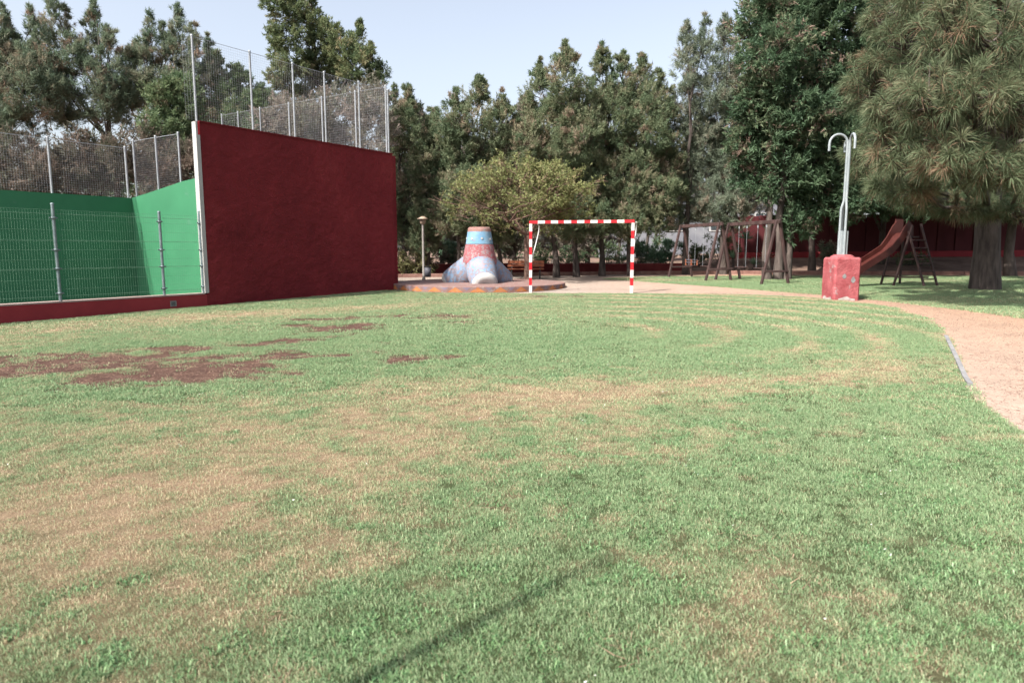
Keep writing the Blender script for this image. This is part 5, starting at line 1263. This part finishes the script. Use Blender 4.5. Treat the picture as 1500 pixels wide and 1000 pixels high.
def small_tree(label):
    x, y = .55, 26.0; g = gz(x, y)
    o = empty('broadleaf_tree', (x, y, g)); tag(o, label, 'tree')
    mb = MB(); tips = []
    fork = Vector((x + .05, y, g + 1.75))
    mb.tube(curve_pts((x + .1, y, g - .1), fork, 0, 5, .03), [.21, .17, .155, .15, .145, .14], 10)
    for q in range(8):
        a = q * 2 * math.pi / 8 + .3
        lean = Vector((math.cos(a) * 1.15, math.sin(a) * .75, random.uniform(.22, .95))).normalized()
        branch(mb, tips, fork, lean, 1.20, .060, 4, .62, None)
    pc(mb.build('trunk', M['bark_orange']), o)
    tp = np.array([list(t) for t in tips])
    cen = np.array([x - .1, y, g + 3.2]); q = (tp - cen) / np.array([2.55, 2.3, 1.75])
    far = np.linalg.norm(q, axis=1)
    tp = tp[far < 1.18]
    k = rng.random(len(tp)) < .45 + .5 * fbm(tp[:, 0] * 1.6, tp[:, 2] * 1.6 + tp[:, 1], 3, 2); tp = tp[k]
    ex = unit(rng.normal(size=(900, 3))) * rng.uniform(.5, 1.08, (900, 1))
    ex = cen + np.array([-.15, 0, -.15]) + ex * np.array([2.65, 2.3, 1.65])
    ex = ex[(fbm(ex[:, 0] * 1.5, ex[:, 2] * 1.5 + ex[:, 1], 13, 3) > .50) & (ex[:, 2] > g + 1.75)]
    mb = MB()
    for e in ex:
        e = Vector(e); c_ = Vector((x, y, g + 2.2)); m_ = e.lerp(c_, .22) + Vector((random.uniform(-.15, .15), random.uniform(-.15, .15), -.05))
        mb.tube([m_, m_.lerp(e, .5) + Vector((0, 0, .04)), e], [.011, .008, .005], 4, cap=False)
    tw = pc(mb.build('twigs', M['bark_orange']), o); tw['kind'] = 'stuff'
    tp = np.concatenate([tp, ex]); N = len(tp)
    V, T = leaves(tp, unit(rng.normal(size=(N, 3)) + np.array([0, 0, .3])), np.full(N, .26), np.full(N, .20), np.clip(rng.normal(.45, .22, N), 0, 1), 11, .11, .058, 1.0, .1)
    pc(quads_mesh('crown', V, M['leaf_yellow'], None, T, 3), o)
small_tree('small umbrella-shaped tree with thin yellow-green leaves behind the tetrapod')

# long-needled pine
def pine(label):
    x, y = 14.25, 20.6; g = gz(x, y)
    o = empty('pine_tree', (x, y, g)); tag(o, label, 'tree')
    mb = MB()
    ax = [Vector((x, y, g - .2)), Vector((x - .05, y, g + 1.2)), Vector((x - .2, y - .1, g + 2.8)), Vector((x - .4, y - .5, g + 5)), Vector((x - .5, y - .8, g + 8)), Vector((x - .5, y - .8, g + 11.5))]
    mb.tube(ax, [.44, .34, .31, .27, .18, .05], 14)
    tips, dirs = [], []
    for (px, py, pz, rx, rz) in PINE:
        c = Vector((px, py, pz))
        # bough from the trunk to the middle of its needle mass
        hz_ = max(g + 2.2, min(g + 10, pz - .25 * math.hypot(px - x, py - y)))
        for a_, b_ in zip(ax[:-1], ax[1:]):
            if a_.z <= hz_ <= b_.z: st_ = a_.lerp(b_, (hz_ - a_.z) / (b_.z - a_.z))
        bp = curve_pts(st_, c, .05, 7, .06)
        mb.tube(bp, [max(.02, .085 * (1 - .75 * k / 7)) for k in range(8)], 6, cap=False)
        n = int(34 * (rx * rz) ** .9) + 10
        for i in range(n):
            u = Vector(rng.normal(size=3)).normalized()
            if u.z < -.6 and random.random() < .5: u.z *= -1
            r = random.uniform(.5, 1.0) ** .5
            e = c + Vector((u.x * rx, u.y * rx, u.z * rz)) * r
            a0 = c.lerp(bp[4], random.uniform(0, .7)); m1 = a0.lerp(e, .55) + Vector((0, 0, -.10))
            mb.tube([a0, m1, e], [.024, .017, .010], 4, cap=False)
            d = (e - m1).normalized(); d = (d * .7 + Vector((u.x, u.y, u.z)) * .5 + Vector((0, 0, .25))).normalized()
            tips.append(e); dirs.append(d)
            if random.random() < .6:
                tips.append(m1.lerp(e, .45)); dirs.append(d)
    pc(mb.build('trunk', M['bark']), o)
    tp = np.array([list(t) for t in tips]); dn = np.array([list(t) for t in dirs])
    N = len(tp); nn = 84
    t = rng.random((N, nn, 1))
    base = tp[:, None] - dn[:, None] * t * .20
    nd = unit(dn[:, None] * rng.uniform(.35, 1.3, (N, nn, 1)) + unit(rng.normal(size=(N, nn, 3))) * .95)
    L = rng.uniform(.27, .37, (N, nn, 1)) * rng.uniform(.85, 1.15, (N, 1, 1))
    mid = base + nd * L * .55
    tip = base + nd * L + np.array([0, 0, -.085]) * rng.uniform(.4, 1.3, (N, nn, 1))
    s = unit(np.cross(nd, rng.normal(size=(N, nn, 3)))) * .0058
    v2 = np.stack([mid - s * .9, mid + s * .9, tip], 2).reshape(-1, 3, 3)
    v = np.stack([base, mid + s * .9, mid - s * .9], 2).reshape(-1, 3, 3)
    ti = np.clip(rng.normal(.42, .18, (N, 1)) + rng.normal(0, .13, (N, nn)), 0, .84)
    ti = np.where(t[:, :, 0] > .86, rng.uniform(.88, 1, (N, nn)), ti)
    ti = np.where(rng.random((N, 1)) < .06, rng.uniform(.86, 1, (N, nn)), ti).reshape(-1)
    pc(quads_mesh('crown', np.concatenate([v, v2]), M['needles'], None, np.concatenate([ti, ti]), 3), o)
pine('big long-needled pine at the right, trunk standing on the shaded lawn')

# ------------------------------------------------------------------ shrubs and succulents of the bed
def shrub(name, label, x, y, r, h, mat, n=700, ll=.13, lw=.06, up=.4, grp=None):
    g = gz(x, y)
    o = empty(name, (x, y, g)); tag(o, label, 'shrub', grp)
    k = 22
    c = np.stack([x + rng.normal(0, .45 * r, k), y + rng.normal(0, .4 * r, k), g + rng.uniform(.2, .95, k) * h], -1)
    per = max(1, n // k)
    cc = (c[:, None] + unit(rng.normal(size=(k, 8, 3))) * rng.random((k, 8, 1)) * r * .33).reshape(-1, 3)
    dn = unit(rng.normal(size=cc.shape) * .7 + np.array([0, 0, up]))
    V, T = leaves(cc, dn, np.full(len(cc), .22), np.full(len(cc), .13), np.clip(rng.normal(.45, .25, len(cc)), 0, 1), max(3, per // 8), ll, lw, .8)
    V[:, :, 2] = np.maximum(V[:, :, 2], g - .02)
    pc(quads_mesh('foliage', V, mat, None, T, 3), o)
    mb = MB()
    for q in range(9):
        mb.tube(curve_pts((x + random.uniform(-.1, .1), y, g - .05), c[q], 0, 3, .1), [.02, .016, .012, .007], 4, cap=False)
    pc(mb.build('stem', M['bark']), o)
shrub('flowering_shrub', 'pale yellow-green shrub hugging the right end of the red court wall', -4.7, 29.6 + 1.2, .75, 1.05, M['leaf_pale'], 1500)
shrub('flowering_shrub', 'pale low shrub spilling over the planter wall left of the lamp', -3.95, 31.2, .6, .75, M['leaf_pale'], 1200)
shrub('low_shrub', 'dull brown shrub behind the lamp post and litter bin', -3.0, 33.6, .9, 1.0, M['leaf_brown'], 1200)
shrub('low_shrub', 'bright green leafy bush left of the tetrapod, behind the planter wall', -3.05, 34.0, .5, 1.35, M['leaf_succulent'], 900, .2, .06, .8)
shrub('low_shrub', 'green undergrowth between bench and goal, behind the planter wall', 1.6, 35.0, 1.0, 1.1, M['leaf_green'], 1300)
shrub('low_shrub', 'green undergrowth under the goal crossbar\'s left half', 3.2, 35.3, 1.0, 1.0, M['leaf_shade'], 1300)
shrub('low_shrub', 'green undergrowth under the goal crossbar\'s right half', 4.9, 35.2, 1.0, 1.2, M['leaf_green'], 1300)
shrub('low_shrub', 'dark glossy bush just right of the goal', 6.3, 34.6, .85, 1.3, M['leaf_succulent'], 1500, .24, .07, .8)
shrub('low_shrub', 'dark glossy bush right of the leaning trunk beside the goal', 7.7, 34.8, .9, 1.3, M['leaf_succulent'], 1500, .24, .07, .8)
shrub('low_shrub', 'fern-like bush behind the left swing frame', 9.2, 34.4, .7, 1.0, M['leaf_green'], 1100, .2, .05, .8)
shrub('low_shrub', 'shrub between the two swing frames', 10.5, 34.6, .8, 1.3, M['leaf_green'], 1200, .2, .05, .6)
shrub('low_shrub', 'hanging grey-green bush right of the thick trunk, before the red wall', 15.6, 34.2, .6, 1.0, M['leaf_feather'], 900)
shrub('low_shrub', 'low green weeds on the bank behind the slide', 19.2, 33.5, .8, .5, M['leaf_green'], 900)

def agave(label, x, y, n, L, w, h0):
    g = gz(x, y)
    o = empty('agave', (x, y, g)); tag(o, label, 'plant', 'succulents behind the swings')
    if h0 > .2:
        pc(MB().tube([(x, y, g - .05), (x + .03, y, g + h0 * .6), (x, y, g + h0)], [.06, .05, .06], 7).build('stem', M['bark']), o)
    for i in range(n):
        a = i * 2.39996; el = R(random.uniform(5, 75)); Li = L * random.uniform(.75, 1.1)
        d = Vector((math.cos(a) * math.cos(el), math.sin(a) * math.cos(el), math.sin(el))); s = Vector((-math.sin(a), math.cos(a), 0))
        p0 = Vector((x, y, g + h0)); up = s.cross(d) * -1
        p = [p0 - s * w * .35, p0 + s * w * .35, p0 + d * Li * .45 + s * w * .5, p0 + d * Li * .45 - s * w * .5, p0 + d * Li + Vector((0, 0, -.04)), p0 + d * Li * .45 - Vector((0, 0, w * .3))]
        pc(link_mesh('leaf', p, [(0, 1, 5), (1, 2, 5), (0, 5, 3), (5, 2, 4), (3, 5, 4), (0, 3, 2, 1), (3, 4, 2)], M['agave']), o)
M['agave'] = surf('agave_leaf', (.10, .18, .11), (.20, .28, .19), 4, .5, 30, 0)
agave('tall pale rosette plant seen through the right swing frame', 11.3, 33.4, 26, .62, .10, 1.35)
agave('leafy succulent low behind the right swing frame, left of the tall rosette', 10.6, 33.0, 22, .5, .11, .55)
agave('leafy succulent right of the tall rosette, beside the thick trunk', 12.2, 33.0, 24, .52, .11, .5)
agave('small succulent at the foot of the tall rosette plant', 11.5, 32.7, 20, .42, .11, .3)

# dense wood beyond everything: one mass
k = 5200
cx = rng.uniform(-75, 75, k); cy = rng.uniform(52, 60, k); ht = 4.5 + 4.5 * fbm(cx * .14, cx * 0 + 2, 77, 3)
cz = ground_z(cx, cy) + rng.random(k) ** .7 * ht
cc = np.stack([cx, cy, cz], -1)
V, T = leaves(cc, unit(rng.normal(size=(k, 3)) + np.array([0, 0, .8])), np.full(k, .9), np.full(k, .7), np.clip(rng.normal(.4, .25, k), 0, 1), 14, .50, .22)
tag(quads_mesh('far_wood', V, M['leaf_far'], None, T, 3), 'dark wood closing the view beyond the park trees', 'wood', kind='stuff')
